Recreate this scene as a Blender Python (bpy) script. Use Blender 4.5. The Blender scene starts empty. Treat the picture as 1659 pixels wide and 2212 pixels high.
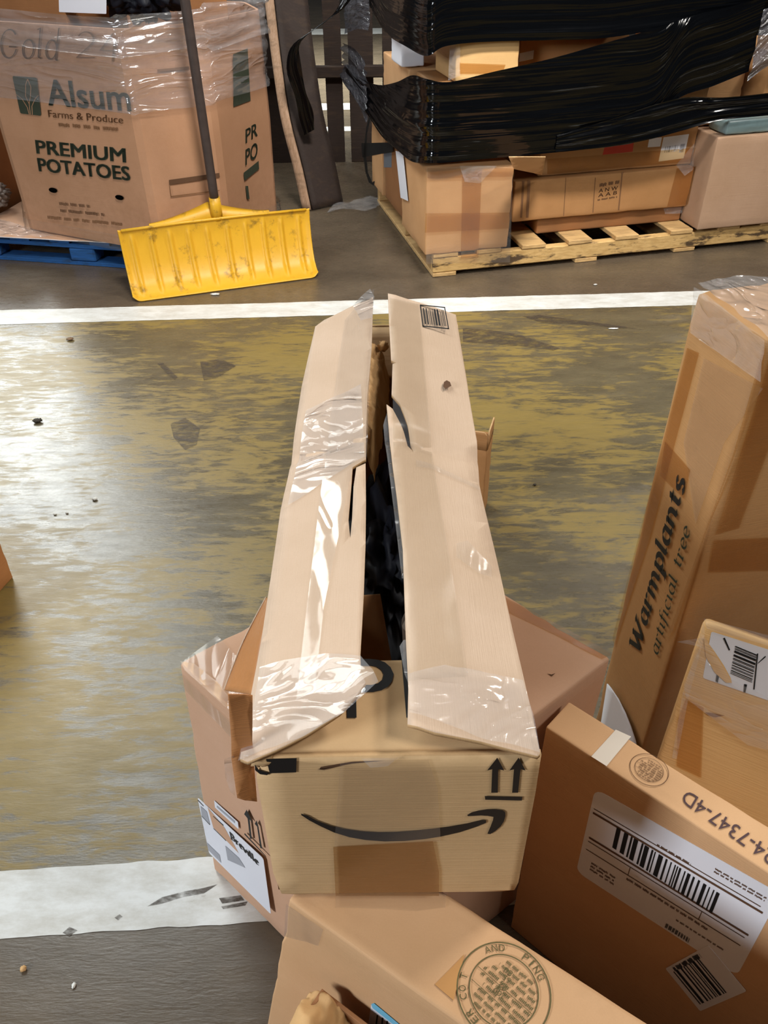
import bpy, bmesh, math, random
from mathutils import Vector as V, Matrix, noise, geometry
random.seed(7)
scene = bpy.context.scene
COL = scene.collection
def lin(r, g, b):
    f = lambda c: (c/255/12.92) if c/255 <= .04045 else ((c/255+.055)/1.055)**2.4
    return (f(r), f(g), f(b), 1)

# ---------------------------------------------------------------- camera
F_PX, PITCH, ROLL, CAM_H = 1750.0, math.radians(38), math.radians(.8), 1.55
CX, CY = 829.5, 1106.0
FWD = V((0, math.cos(PITCH), -math.sin(PITCH)))
_u = V((0, math.sin(PITCH), math.cos(PITCH)))
RIGHT = V((1, 0, 0))*math.cos(ROLL) - _u*math.sin(ROLL)
UP = _u*math.cos(ROLL) + V((1, 0, 0))*math.sin(ROLL)
CAM = V((0, 0, CAM_H))
cd = bpy.data.cameras.new('camera'); cam = bpy.data.objects.new('camera', cd); COL.objects.link(cam)
cd.sensor_fit = 'VERTICAL'; cd.sensor_height = 24; cd.lens = 24*F_PX/2212; cd.clip_start = .02
m = Matrix((RIGHT, UP, -FWD)).transposed().to_4x4(); m.translation = CAM; cam.matrix_world = m
scene.camera = cam

# ---------------------------------------------------------------- light
w = bpy.data.worlds.new('world'); scene.world = w; w.use_nodes = True
bg = w.node_tree.nodes['Background']; bg.inputs[0].default_value = (.92, .95, 1, 1); bg.inputs[1].default_value = .05
scene.view_settings.view_transform = 'Standard'; scene.view_settings.look = 'None'
scene.view_settings.exposure = -1.0; scene.view_settings.gamma = 1; scene.view_settings.use_curve_mapping = False
def lamp(name, loc, aim, power, col, sx, sy, spread=180):
    l = bpy.data.lights.new(name, 'AREA'); l.shape = 'RECTANGLE'; l.size = sx; l.size_y = sy
    l.energy = power; l.color = col; l.spread = math.radians(spread)
    o = bpy.data.objects.new(name, l); COL.objects.link(o); o.location = loc
    o.rotation_euler = (V(aim)-V(loc)).to_track_quat('-Z', 'Y').to_euler()
WARM, COOL = (1, .95, .885), (.90, .95, 1)
lamp('ceiling_lamp_right', (3.8, 3.6, 4.7), (.2, 1.0, .5), 400, WARM, 1.3, .5)
lamp('ceiling_lamp_near', (2.6, -.9, 5.0), (.1, .6, .5), 215, WARM, 1.3, .5)
lamp('ceiling_lamp_stacks', (.9, .9, 5.3), (.3, 4.6, .4), 80, WARM, 1.3, .5, 52)
lamp('dock_light_left', (-3.9, -1.6, 2.7), (-.1, .8, .5), 400, COOL, 1.2, 1.2)
for y_, pw_ in ((4.4, 190), (7.4, 360), (12.0, 800)):
    lamp('dock_row_lamp', (-.50*y_-.35, y_, 5.6), (-1.0, 2.2, 0), pw_*1.15, (.93, .97, .95), 2.2, 1.8)
for x_, y_, pw_ in ((.6, 6.2, 30), (-1.6, 5.4, 20), (2.4, 7.0, 24), (4.6, 11, 60)):
    lamp('added_glint_lamp', (x_, y_, 6.5), (x_*.4, 1.6, .4), pw_, (1, .97, .93), .6, .06)  # small thin lamps added to raise glints on tape and film, no fixtures known
lamp('aisle_lamp_far', (-.4, 8.9, 4.2), (-.4, 8.9, 0), 420, (.95, 1, .94), 1.5, .5, 75)

# ---------------------------------------------------------------- pixel rays onto real planes
def ray(x, y): return RIGHT*((x-CX)/F_PX) - UP*((y-CY)/F_PX) + FWD
def on(px, P, n):
    d = ray(*px); t = (P-CAM).dot(n)/d.dot(n); return CAM + d*t
def atz(x, y, z): return on((x, y), V((0, 0, z)), V((0, 0, 1)))

# ---------------------------------------------------------------- object helpers
def thing(name, label, cat, loc=(0, 0, 0), group=None):
    o = bpy.data.objects.new(name, None); COL.objects.link(o); o.location = loc; o.empty_display_size = .05
    o['label'] = label; o['category'] = cat
    if group: o['group'] = group
    return o
def tag(o, label, cat, group=None):
    o['label'] = label; o['category'] = cat
    if group: o['group'] = group
    return o
def origin(o):
    p = V((0, 0, 0))
    while o: p += o.location; o = o.parent
    return p
def obj(name, bm, mats, parent=None, smooth=True, loc=None, label=None):
    off = origin(parent) if parent else V(loc or (0, 0, 0))
    for v in bm.verts: v.co -= off
    me = bpy.data.meshes.new(name); bm.normal_update(); bm.to_mesh(me); bm.free()
    for mt in (mats if isinstance(mats, (list, tuple)) else [mats]): me.materials.append(mt)
    if smooth:
        for p in me.polygons: p.use_smooth = True
    o = bpy.data.objects.new(name, me); COL.objects.link(o)
    if parent: o.parent = parent
    else: o.location = off
    if label: o['label'] = label
    return o

# ---------------------------------------------------------------- materials
class NT:
    def __init__(s, name):
        s.m = bpy.data.materials.new(name); s.m.use_nodes = True; s.t = s.m.node_tree
        s.b = s.t.nodes['Principled BSDF']; s.out = s.t.nodes['Material Output']
    def n(s, kind, **kw):
        x = s.t.nodes.new('ShaderNode'+kind)
        for k, v in kw.items():
            if k.startswith('i_'):
                k = k[2:]; k = int(k) if k.isdigit() else k.replace('_', ' ')
                if hasattr(v, 'is_linked') or isinstance(v, bpy.types.NodeSocket): s.t.links.new(v, x.inputs[k])
                else: x.inputs[k].default_value = v
            else: setattr(x, k, v)
        return x
    def l(s, a, b): s.t.links.new(a, b)
    def coord(s, which='Object', scale=(1, 1, 1), rot=(0, 0, 0)):
        c = s.n('TexCoord'); mp = s.n('Mapping'); s.l(c.outputs[which], mp.inputs[0])
        mp.inputs['Scale'].default_value = scale; mp.inputs['Rotation'].default_value = rot; return mp.outputs[0]
    def noise(s, vec, scale, detail=3, rough=.55, out='Fac', dist=0):
        x = s.n('TexNoise'); x.inputs['Scale'].default_value = scale; x.inputs['Detail'].default_value = detail
        x.inputs['Roughness'].default_value = rough; x.inputs['Distortion'].default_value = dist
        if vec: s.l(vec, x.inputs['Vector'])
        return x.outputs[out]
    def ramp(s, fac, stops):
        r = s.n('ValToRGB'); s.l(fac, r.inputs[0]); e = r.color_ramp.elements
        while len(e) < len(stops): e.new(.5)
        for q, (p, c) in zip(e, stops): q.position = p; q.color = c if hasattr(c, '__len__') else (c, c, c, 1)
        return r.outputs[0]
    def mix(s, fac, a, b, mode='MIX'):
        x = s.n('Mix'); x.data_type = 'RGBA'; x.blend_type = mode
        for v, i in ((fac, 0), (a, 6), (b, 7)):
            if isinstance(v, bpy.types.NodeSocket): s.l(v, x.inputs[i])
            else: x.inputs[i].default_value = v
        return x.outputs[2]
    def math(s, op, a, b=0):
        x = s.n('Math'); x.operation = op
        for v, i in ((a, 0), (b, 1)):
            if isinstance(v, bpy.types.NodeSocket): s.l(v, x.inputs[i])
            else: x.inputs[i].default_value = v
        return x.outputs[0]
    def schlick(s, nm):
        g = s.n('NewGeometry'); d = s.n('VectorMath'); d.operation = 'DOT_PRODUCT'; s.l(g.outputs['Incoming'], d.inputs[0]); s.l(nm, d.inputs[1])
        c = s.math('SUBTRACT', 1, s.math('MINIMUM', s.math('ABSOLUTE', d.outputs['Value']), 1))
        return s.math('ADD', .035, s.math('MULTIPLY', s.math('POWER', c, 5), .9))
    def bump(s, h, strength=.2, dist=.01):
        b = s.n('Bump'); b.inputs['Strength'].default_value = strength; b.inputs['Distance'].default_value = dist
        s.l(h, b.inputs['Height']); return b.outputs[0]

def cardboard(name, rgb, dark=.82, rough=.72, flute=(1, 1, 60), stain=.25):
    k = NT(name); c = lin(*rgb); v = k.coord()
    big = k.noise(v, 5, 4, .6); fine = k.noise(k.coord(scale=(90, 90, 30)), 6, 2)
    spots = k.ramp(k.noise(v, 14, 5, .7), [(.62, 0), (.78, 1)])
    d = (c[0]*dark, c[1]*dark*.97, c[2]*dark*.92, 1)
    col = k.mix(k.ramp(big, [(.35, 0), (.7, 1)]), c, d)
    col = k.mix(k.math('MULTIPLY', fine, .22), col, (c[0]*.6, c[1]*.57, c[2]*.5, 1))
    col = k.mix(k.math('MULTIPLY', spots, stain), col, (c[0]*.5, c[1]*.46, c[2]*.4, 1))
    gp = k.n('NewGeometry'); wear = k.math('MULTIPLY', k.ramp(gp.outputs['Pointiness'], [(.53, 0), (.62, 1)]), k.ramp(k.noise(v, 30, 3, .6), [(.35, .1), (.65, .6)]))
    col = k.mix(wear, col, (min(1, c[0]*1.25+.06), min(1, c[1]*1.25+.05), min(1, c[2]*1.25+.04), 1))   # rubbed, paler edges
    k.l(col, k.b.inputs['Base Color']); k.b.inputs['Roughness'].default_value = rough
    k.b.inputs['Specular IOR Level'].default_value = .25
    h = k.math('ADD', k.noise(k.coord(scale=flute), 8, 2), k.math('MULTIPLY', k.noise(v, 40, 3), .6))
    k.l(k.bump(h, .18, .004), k.b.inputs['Normal']); return k.m
def plain(name, rgb, rough=.6, spec=.3, vary=.12, scale=20, bump=0, metal=0):
    k = NT(name); c = lin(*rgb); v = k.coord()
    n = k.noise(v, scale, 4)
    k.l(k.mix(k.math('MULTIPLY', n, vary*2), c, (c[0]*.45, c[1]*.45, c[2]*.45, 1)), k.b.inputs['Base Color'])
    k.b.inputs['Roughness'].default_value = rough; k.b.inputs['Specular IOR Level'].default_value = spec
    k.b.inputs['Metallic'].default_value = metal
    if bump: k.l(k.bump(n, bump, .01), k.b.inputs['Normal'])
    return k.m
def film(name, tint=(1, 1, 1), haze=.05, base=.05, rough=.1, bump=.5, scale=(18, 60, 18), bdist=.01, nscale=1.0, coord='UV', hazecol=(.9, .9, .92, 1), fres=1.0):
    k = NT(name); v = k.coord(coord, scale)
    rdg = lambda f: k.math('ABSOLUTE', k.math('SUBTRACT', k.noise(v, f, 2, .45, dist=.8), .5))
    h = k.math('SUBTRACT', k.noise(v, nscale*.6, 2, .5), k.math('MULTIPLY', k.math('POWER', rdg(nscale), .7), 1.1))
    nm = k.bump(h, bump, bdist)
    tr = k.n('BsdfTransparent'); tr.inputs[0].default_value = (*tint, 1)
    df = k.n('BsdfDiffuse'); df.inputs[0].default_value = hazecol; k.l(nm, df.inputs['Normal'])
    gl = k.n('BsdfGlossy'); gl.inputs['Roughness'].default_value = rough; k.l(nm, gl.inputs['Normal'])
    m1 = k.n('MixShader'); m1.inputs[0].default_value = haze; k.l(tr.outputs[0], m1.inputs[1]); k.l(df.outputs[0], m1.inputs[2])
    k.l(k.math('MINIMUM', k.math('ADD', k.math('MULTIPLY', k.schlick(nm), fres), base), .8), m2_in(k, m1, gl)); return k.m
def m2_in(k, m1, gl):
    m2 = k.n('MixShader'); k.l(m1.outputs[0], m2.inputs[1]); k.l(gl.outputs[0], m2.inputs[2]); k.l(m2.outputs[0], k.out.inputs[0]); return m2.inputs[0]

M = {}
M['top'] = cardboard('cardboard_pale', (205, 179, 155), .88, flute=(90, 3, 3), stain=.12)
M['front'] = cardboard('cardboard_olive', (206, 172, 128), .86, stain=.15)
M['rim'] = cardboard('cardboard_edge', (196, 160, 115), .6, flute=(200, 200, 1))
M['inner'] = cardboard('cardboard_inside', (158, 112, 70), .8)
M['rust'] = cardboard('cardboard_rust', (186, 128, 80), .8, rough=.38)
M['pink'] = cardboard('cardboard_pinkish', (206, 166, 138), .92, stain=.1)
M['tan'] = cardboard('cardboard_tan', (212, 170, 128), .92, stain=.12)
M['brown'] = cardboard('cardboard_brown', (150, 104, 66), .85)
M['warm'] = cardboard('cardboard_warm', (190, 146, 98), .85, rough=.5)
M['gold'] = cardboard('cardboard_gold', (232, 190, 132), .9, rough=.55)
M['bin'] = cardboard('cardboard_bin', (176, 134, 104), .9, stain=.1)
M['binin'] = cardboard('cardboard_bin_inside', (120, 84, 58), .9)
M['stack'] = cardboard('cardboard_stack', (204, 158, 112), .88)
M['stackd'] = cardboard('cardboard_stack_dark', (178, 132, 86), .85)
M['grey'] = cardboard('cardboard_greyish', (182, 150, 124), .9)
M['kraft'] = cardboard('kraft_paper', (206, 166, 116), .8, rough=.8)
M['ink'] = plain('black_ink', (24, 24, 25), .55, .3, .05)
M['green'] = plain('dark_green_ink', (62, 68, 56), .7, .1, .25, 60)
M['faint'] = plain('faint_brown_ink', (126, 92, 66), .75, .1, .1, 60)
M['brownink'] = plain('brown_ink', (96, 70, 52), .75, .1, .1, 60)
M['stampink'] = plain('green_stamp_ink', (112, 104, 70), .75, .1, .3, 90)
M['paper'] = plain('white_paper', (226, 228, 236), .5, .3, .04)
M['paperd'] = plain('grey_print', (168, 170, 178), .6, .2, .15, 60)
M['cyan'] = plain('light_blue_print', (120, 190, 220), .5, .3, .05)
M['red'] = plain('red_sticker', (190, 62, 44), .5, .3, .15)
M['patch'] = plain('torn_paper_layer', (196, 146, 92), .8, .1, .1)
M['black'] = plain('black_plastic', (12, 13, 17), .3, .5, .2, 8)
M['dark'] = plain('dark_cloth', (22, 24, 34), .6, .3, .2, 8)
M['clear'] = film('clear_tape', (.985, .98, .965), .05, .012, .10, .5, (13, 2.2, 4), .010)
M['crinkle'] = film('crinkled_clear_film', (.97, .97, .97), .13, .0, .10, .7, (11, 19, 11), .014)
M['flat'] = film('flat_clear_tape', (.94, .92, .87), .04, .015, .2, .12, (6, 6, 6), .004)
M['tape'] = film('brown_tape', (.86, .72, .52), .05, .02, .22, .15, (8, 16, 8), .004, hazecol=(.6, .4, .2, 1))
M['wrap'] = film('clear_stretch_wrap', (.95, .94, .94), .10, .07, .15, .9, (3, 14, 3), .025, hazecol=(.85, .85, .88, 1))
def blackwrap():
    k = NT('black_stretch_wrap'); v = k.coord('UV', (.7, 26, 1)); v2 = k.coord('UV', (5, 12, 1))
    h = k.math('ADD', k.noise(v, 1, 2, .5, dist=.3), k.math('MULTIPLY', k.noise(v2, 1, 2, .5, dist=.6), .3))
    k.b.inputs['Base Color'].default_value = lin(5, 6, 8); k.b.inputs['Roughness'].default_value = .13
    k.b.inputs['Specular IOR Level'].default_value = .42
    k.l(k.bump(h, .5, .03), k.b.inputs['Normal']); return k.m
M['bwrap'] = blackwrap()
def smokewrap():
    k = NT('thin_grey_wrap'); v = k.coord('UV', (8, 40, 1)); h = k.noise(v, 1, 4, .55, dist=.5); nm = k.bump(h, .9, .03)
    tr = k.n('BsdfTransparent'); tr.inputs[0].default_value = (.35, .36, .40, 1)
    gl = k.n('BsdfGlossy'); gl.inputs['Roughness'].default_value = .2; k.l(nm, gl.inputs['Normal'])
    df = k.n('BsdfDiffuse'); df.inputs[0].default_value = (.12, .12, .14, 1); k.l(nm, df.inputs['Normal'])
    a = k.n('MixShader'); a.inputs[0].default_value = .45; k.l(tr.outputs[0], a.inputs[1]); k.l(df.outputs[0], a.inputs[2])
    b = k.n('MixShader'); b.inputs[0].default_value = .16; k.l(a.outputs[0], b.inputs[1]); k.l(gl.outputs[0], b.inputs[2])
    k.l(b.outputs[0], k.out.inputs[0]); return k.m
M['smoke'] = smokewrap()
def yellow():
    k = NT('yellow_plastic'); v = k.coord(); c = lin(216, 166, 38)
    dirt = k.ramp(k.noise(v, 11, 6, .75), [(.56, 0), (.70, 1)]); sc = k.ramp(k.noise(k.coord(scale=(30, 30, 5)), 3, 4, .7), [(.5, 0), (.75, 1)])
    col = k.mix(k.math('MULTIPLY', sc, .35), c, lin(206, 150, 28)); col = k.mix(k.math('MULTIPLY', dirt, .75), col, lin(92, 70, 32))
    k.l(col, k.b.inputs['Base Color']); k.b.inputs['Roughness'].default_value = .45
    k.l(k.bump(k.noise(v, 60, 3), .1, .005), k.b.inputs['Normal']); return k.m
M['yellow'] = yellow()
def wood(name, rgb, rot=.35, grain=(3, 40, 40), rotcol=(70, 52, 34)):
    k = NT(name); c = lin(*rgb); g = k.noise(k.coord(scale=grain), 2.5, 5, .6)
    col = k.mix(k.ramp(g, [(.3, 0), (.75, 1)]), c, (c[0]*.68, c[1]*.62, c[2]*.5, 1))
    r = k.ramp(k.noise(k.coord(scale=(3, 9, 14)), 2.0, 5, .65), [(.53, 0), (.62, 1)])
    col = k.mix(k.math('MULTIPLY', r, rot), col, lin(*rotcol))
    k.l(col, k.b.inputs['Base Color']); k.b.inputs['Roughness'].default_value = .8
    k.l(k.bump(g, .25, .006), k.b.inputs['Normal']); return k.m
M['wood'] = wood('pale_pallet_wood', (212, 176, 122), .25)
M['woodrot'] = wood('weathered_pallet_wood', (214, 178, 118), .95)
M['blue'] = wood('blue_painted_wood', (24, 84, 150), .6, rotcol=(26, 40, 56))
M['darkwood'] = wood('dark_wood', (44, 31, 25), .3)
M['oldwood'] = wood('worn_brown_wood', (168, 138, 114), .3, (40, 40, 3))
M['stick'] = plain('worn_brown_metal_tube', (74, 62, 58), .55, .4, .6, 26)

def floor_mat():
    k = NT('worn_painted_concrete')
    geo = k.n('NewGeometry'); sx = k.n('SeparateXYZ'); k.l(geo.outputs['Position'], sx.inputs[0]); pos = geo.outputs['Position']
    def mp(scale, rot=0):
        x = k.n('Mapping'); k.l(pos, x.inputs[0]); x.inputs['Scale'].default_value = scale; x.inputs['Rotation'].default_value = (0, 0, rot); return x.outputs[0]
    streak = k.noise(mp((2.6, 10, 1), .03), 3.0, 8, .72, dist=.4); blot = k.noise(mp((1, 1.5, 1)), 1.5, 3, .5)
    fine = k.noise(mp((7, 30, 1), .02), 3, 4, .7)
    f = k.math('ADD', k.math('MULTIPLY', streak, .85), k.math('ADD', k.math('MULTIPLY', blot, .72), k.math('MULTIPLY', fine, .32)))
    paint = k.ramp(f, [(.90, 0), (1.08, 1)])
    y = sx.outputs[1]
    ye = k.math('ADD', y, k.math('MULTIPLY', sx.outputs[0], -.03))
    band = k.math('MULTIPLY', k.math('GREATER_THAN', ye, .80), k.math('LESS_THAN', ye, 3.5))
    grey = k.mix(k.ramp(k.noise(mp((1, 3, 1)), 4, 6, .7), [(.3, 0), (.75, 1)]), lin(103, 93, 70), lin(77, 69, 53))
    bare = k.mix(k.ramp(k.noise(mp((1, 1.6, 1)), 3, 6, .7), [(.3, 0), (.75, 1)]), lin(96, 84, 69), lin(72, 63, 52))
    yel = k.mix(fine, lin(148, 125, 62), lin(114, 97, 53))
    pz = k.mix(k.math('MULTIPLY', paint, .85), grey, yel)
    col = k.mix(band, bare, pz)
    k.l(col, k.b.inputs['Base Color'])
    rg = k.ramp(k.noise(mp((2, 8, 1)), 5, 5, .65), [(.3, .22), (.75, .36)])
    k.l(k.math('ADD', rg, k.math('MULTIPLY', k.math('MULTIPLY', paint, band), .16)), k.b.inputs['Roughness'])
    k.b.inputs['Specular IOR Level'].default_value = .5
    hh = k.math('ADD', k.math('MULTIPLY', streak, .6), k.math('MULTIPLY', k.noise(mp((8, 40, 1)), 6, 3), .25))
    k.l(k.bump(hh, .35, .004), k.b.inputs['Normal']); return k.m
M['floor'] = floor_mat()
def line_mat():
    k = NT('white_floor_paint'); geo = k.n('NewGeometry'); pos = geo.outputs['Position']
    x = k.n('Mapping'); k.l(pos, x.inputs[0]); x.inputs['Scale'].default_value = (1, 2.5, 1)
    n = k.ramp(k.noise(x.outputs[0], 9, 7, .72), [(.34, 0), (.62, 1)]); s = k.ramp(k.noise(x.outputs[0], 5, 7, .75), [(.63, 0), (.70, 1)])
    col = k.mix(n, lin(186, 184, 176), lin(214, 216, 214)); col = k.mix(k.math('MULTIPLY', s, .55), col, lin(120, 108, 92))
    k.l(col, k.b.inputs['Base Color']); k.b.inputs['Roughness'].default_value = .45; return k.m
M['line'] = line_mat()
def scuff_mat():
    k = NT('rubber_scuff'); n = k.ramp(k.noise(k.coord(scale=(1, 2.2, 1)), 22, 5, .7), [(.34, 0), (.62, 1)])
    tr = k.n('BsdfTransparent'); k.b.inputs['Base Color'].default_value = lin(74, 64, 54); k.b.inputs['Roughness'].default_value = .5
    mx = k.n('MixShader'); k.l(k.math('MULTIPLY', n, .8), mx.inputs[0]); k.l(tr.outputs[0], mx.inputs[1]); k.l(k.b.outputs[0], mx.inputs[2]); k.l(mx.outputs[0], k.out.inputs[0]); return k.m
M['scuff'] = scuff_mat()

# ---------------------------------------------------------------- mesh builders
def carton_bm(c8, r=.004, n=14, dent=.0035, seed=0, bulge=0.0):
    """c8: bottom corners a b c d (ccw) then the four above them; rounded, slightly dented"""
    c = [V(p) for p in c8]
    S = ((c[1]-c[0]).length, (c[3]-c[0]).length, (c[4]-c[0]).length)
    def ax(s):
        k = max(4, int(n)); mid = [r + (s-2*r)*i/k for i in range(k+1)]
        return [0, r*.3] + mid + [s-r*.3, s]
    A = [ax(s) for s in S]; bm = bmesh.new(); vd = {}
    def tri(p):
        u, v, q = (p[i]/S[i] for i in range(3))
        b = (c[0]*(1-u)+c[1]*u)*(1-v) + (c[3]*(1-u)+c[2]*u)*v
        t = (c[4]*(1-u)+c[5]*u)*(1-v) + (c[7]*(1-u)+c[6]*u)*v
        return b*(1-q)+t*q
    ctr = sum(c, V())/8
    def vert(i, j, l):
        if (i, j, l) in vd: return vd[i, j, l]
        p = V((A[0][i], A[1][j], A[2][l]))
        q = V([min(max(p[a], r), S[a]-r) for a in range(3)]); d = p-q
        if d.length > 1e-9: p = q + d.normalized()*r
        near = sorted(min(p[a], S[a]-p[a]) for a in range(3))
        e = max(0, 1-near[1]/.018)
        w_ = tri(p)
        if dent and e > 0:
            nv = noise.noise(w_*38+V((seed*7.1, 0, 0))) + .6*noise.noise(w_*11+V((seed*3.3, 5, 0)))
            w_ = w_ + (ctr-w_).normalized()*max(0, nv)*dent*e*2.2
        if bulge and e < 1:
            u, v, t = (min(p[a], S[a]-p[a])/S[a]*2 for a in range(3))
            k = sorted((u, v, t)); w_ = w_ + (w_-ctr).normalized()*bulge*k[1]*k[2]
        vd[i, j, l] = bm.verts.new(w_); return vd[i, j, l]
    L = [len(a)-1 for a in A]
    for (a, b, f, ends) in ((0, 1, 2, (0, L[2])), (0, 2, 1, (0, L[1])), (1, 2, 0, (0, L[0]))):
        for e in ends:
            for i in range(L[a]):
                for j in range(L[b]):
                    q = []
                    for di, dj in ((0, 0), (1, 0), (1, 1), (0, 1)):
                        idx = [0, 0, 0]; idx[a] = i+di; idx[b] = j+dj; idx[f] = e; q.append(vert(*idx))
                    try: bm.faces.new(q)
                    except ValueError: pass
    bmesh.ops.recalc_face_normals(bm, faces=bm.faces); return bm
def box8(o, ex, ey, sx, sy, z0, z1):
    o = V(o); a, b, cc, d = o, o+ex*sx, o+ex*sx+ey*sy, o+ey*sy
    return [V((p.x, p.y, z0)) for p in (a, b, cc, d)] + [V((p.x, p.y, z1)) for p in (a, b, cc, d)]
def axbox(bm, o, ex, ey, ez, jitter=0):
    """a plain board: corner o and three edge vectors, with a small chamfer"""
    vs = [bm.verts.new(o + ex*i + ey*j + ez*k + V([random.uniform(-jitter, jitter) for _ in range(3)])) for k in (0, 1) for j in (0, 1) for i in (0, 1)]
    fs = [bm.faces.new([vs[i] for i in f]) for f in ((0, 2, 3, 1), (4, 5, 7, 6), (0, 1, 5, 4), (2, 6, 7, 3), (0, 4, 6, 2), (1, 3, 7, 5))]
    es = {e for f in fs for e in f.edges}
    bmesh.ops.bevel(bm, geom=list(es), offset=min(ex.length, ey.length, ez.length)*.12, segments=1, affect='EDGES')
class Frame:
    def __init__(s, O, u, v):
        s.O = V(O); s.u = V(u).normalized(); v = V(v); s.v = (v - s.u*v.dot(s.u)).normalized(); s.n = s.u.cross(s.v)
        if s.n.dot(CAM-s.O) < 0: s.n = -s.n
    def p(s, a, b, h=0): return s.O + s.u*a + s.v*b + s.n*h
    def uv(s, P): d = P-s.O; return (d.dot(s.u), d.dot(s.v))
    def px(s, x, y): return s.uv(on((x, y), s.O, s.n))
def sheet(poly, fr, thick=0, step=.03, disp=None, h=0):
    """flat outline (2-D, in frame) -> gridded surface moved by disp(a,b); with thickness its rim gets material 1"""
    bm = bmesh.new()
    vs = [bm.verts.new((a, b, 0)) for a, b in poly]
    for t in geometry.tessellate_polygon([[V((a, b, 0)) for a, b in poly]]):
        try: bm.faces.new([vs[i] for i in t])
        except ValueError: pass
    for ax_ in (0, 1):
        lo = min(p[ax_] for p in poly); hi = max(p[ax_] for p in poly); k = lo+step
        while k < hi-1e-4:
            co = [0, 0, 0]; co[ax_] = k; no = [0, 0, 0]; no[ax_] = 1
            bmesh.ops.bisect_plane(bm, geom=bm.verts[:]+bm.edges[:]+bm.faces[:], plane_co=co, plane_no=no, dist=1e-6)
            k += step
    bmesh.ops.remove_doubles(bm, verts=bm.verts, dist=1e-5)
    uvl = bm.loops.layers.uv.new('UVMap')
    for f in bm.faces:
        for l in f.loops: l[uvl].uv = (l.vert.co.x, l.vert.co.y)
    bmesh.ops.recalc_face_normals(bm, faces=bm.faces)
    flat = {v: (v.co.x, v.co.y) for v in bm.verts}
    edges = [e for e in bm.edges if len(e.link_faces) == 1]
    faces = list(bm.faces)
    for v, (a, b) in flat.items(): v.co = fr.p(a, b, h + (disp(a, b) if disp else 0))
    if thick:
        low = {v: bm.verts.new(v.co - fr.n*thick) for v in flat}
        for f in faces: bm.faces.new([low[v] for v in reversed(f.verts)])
        for e in edges:
            a, b = e.verts; q = bm.faces.new([a, b, low[b], low[a]]); q.material_index = 1
        bmesh.ops.recalc_face_normals(bm, faces=bm.faces)
    return bm
def strip_bm(top, bot, nv=10, amp=0.0, seed=0, closed=False):
    """surface between two 3-D polylines, with UVs in metres and small horizontal folds"""
    bm = bmesh.new(); uvl = bm.loops.layers.uv.new('UVMap'); rows = []; L = 0; n = len(top)
    for i in range(n):
        if i: L += (bot[i]-bot[i-1]).length*.5 + (top[i]-top[i-1]).length*.5
        tdir = (bot[min(i+1, n-1)]-bot[max(i-1, 0)]); up = top[i]-bot[i]
        nn = tdir.cross(up); nn = nn.normalized() if nn.length > 1e-9 else V((0, -1, 0))
        r = []
        for j in range(nv+1):
            t = j/nv; P = bot[i].lerp(top[i], t)
            k = amp*(noise.noise(V((L*2.3, t*9, seed*9.7))) + .7*noise.noise(V((L*1.1, t*22, seed*5.1)))) if amp else 0
            r.append((bm.verts.new(P+nn*k), (L, t*max(up.length, .05))))
        rows.append(r)
    for i in range(n-1):
        for j in range(nv):
            q = [rows[i][j], rows[i+1][j], rows[i+1][j+1], rows[i][j+1]]
            try: f = bm.faces.new([x[0] for x in q])
            except ValueError: continue
            for l, x in zip(f.loops, q): l[uvl].uv = x[1]
    return bm
def interp(pts, n):
    """smooth resample of a 3-D polyline"""
    out = []; m_ = len(pts)-1
    for i in range(n+1):
        t = i/n*m_; k = min(int(t), m_-1); f = t-k
        p0, p1, p2, p3 = pts[max(k-1, 0)], pts[k], pts[k+1], pts[min(k+2, m_)]
        out.append(.5*((2*p1) + (p2-p0)*f + (2*p0-5*p1+4*p2-p3)*f*f + (3*p1-p0-3*p2+p3)*f**3))
    return out
def tube_bm(pts, r, seg=10, r1=None):
    bm = bmesh.new(); rings = []; n = len(pts)
    for i, p in enumerate(pts):
        d = (pts[min(i+1, n-1)]-pts[max(i-1, 0)]).normalized(); a = d.cross(V((0, 0, 1)));
        a = a.normalized() if a.length > 1e-4 else V((1, 0, 0)); b = d.cross(a)
        rr = r if r1 is None else r+(r1-r)*i/(n-1)
        rings.append([bm.verts.new(p + a*rr*math.cos(2*math.pi*k/seg) + b*rr*math.sin(2*math.pi*k/seg)) for k in range(seg)])
    for i in range(n-1):
        for k in range(seg): bm.faces.new([rings[i][k], rings[i][(k+1) % seg], rings[i+1][(k+1) % seg], rings[i+1][k]])
    bm.faces.new(rings[0][::-1]); bm.faces.new(rings[-1]); return bm

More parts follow.
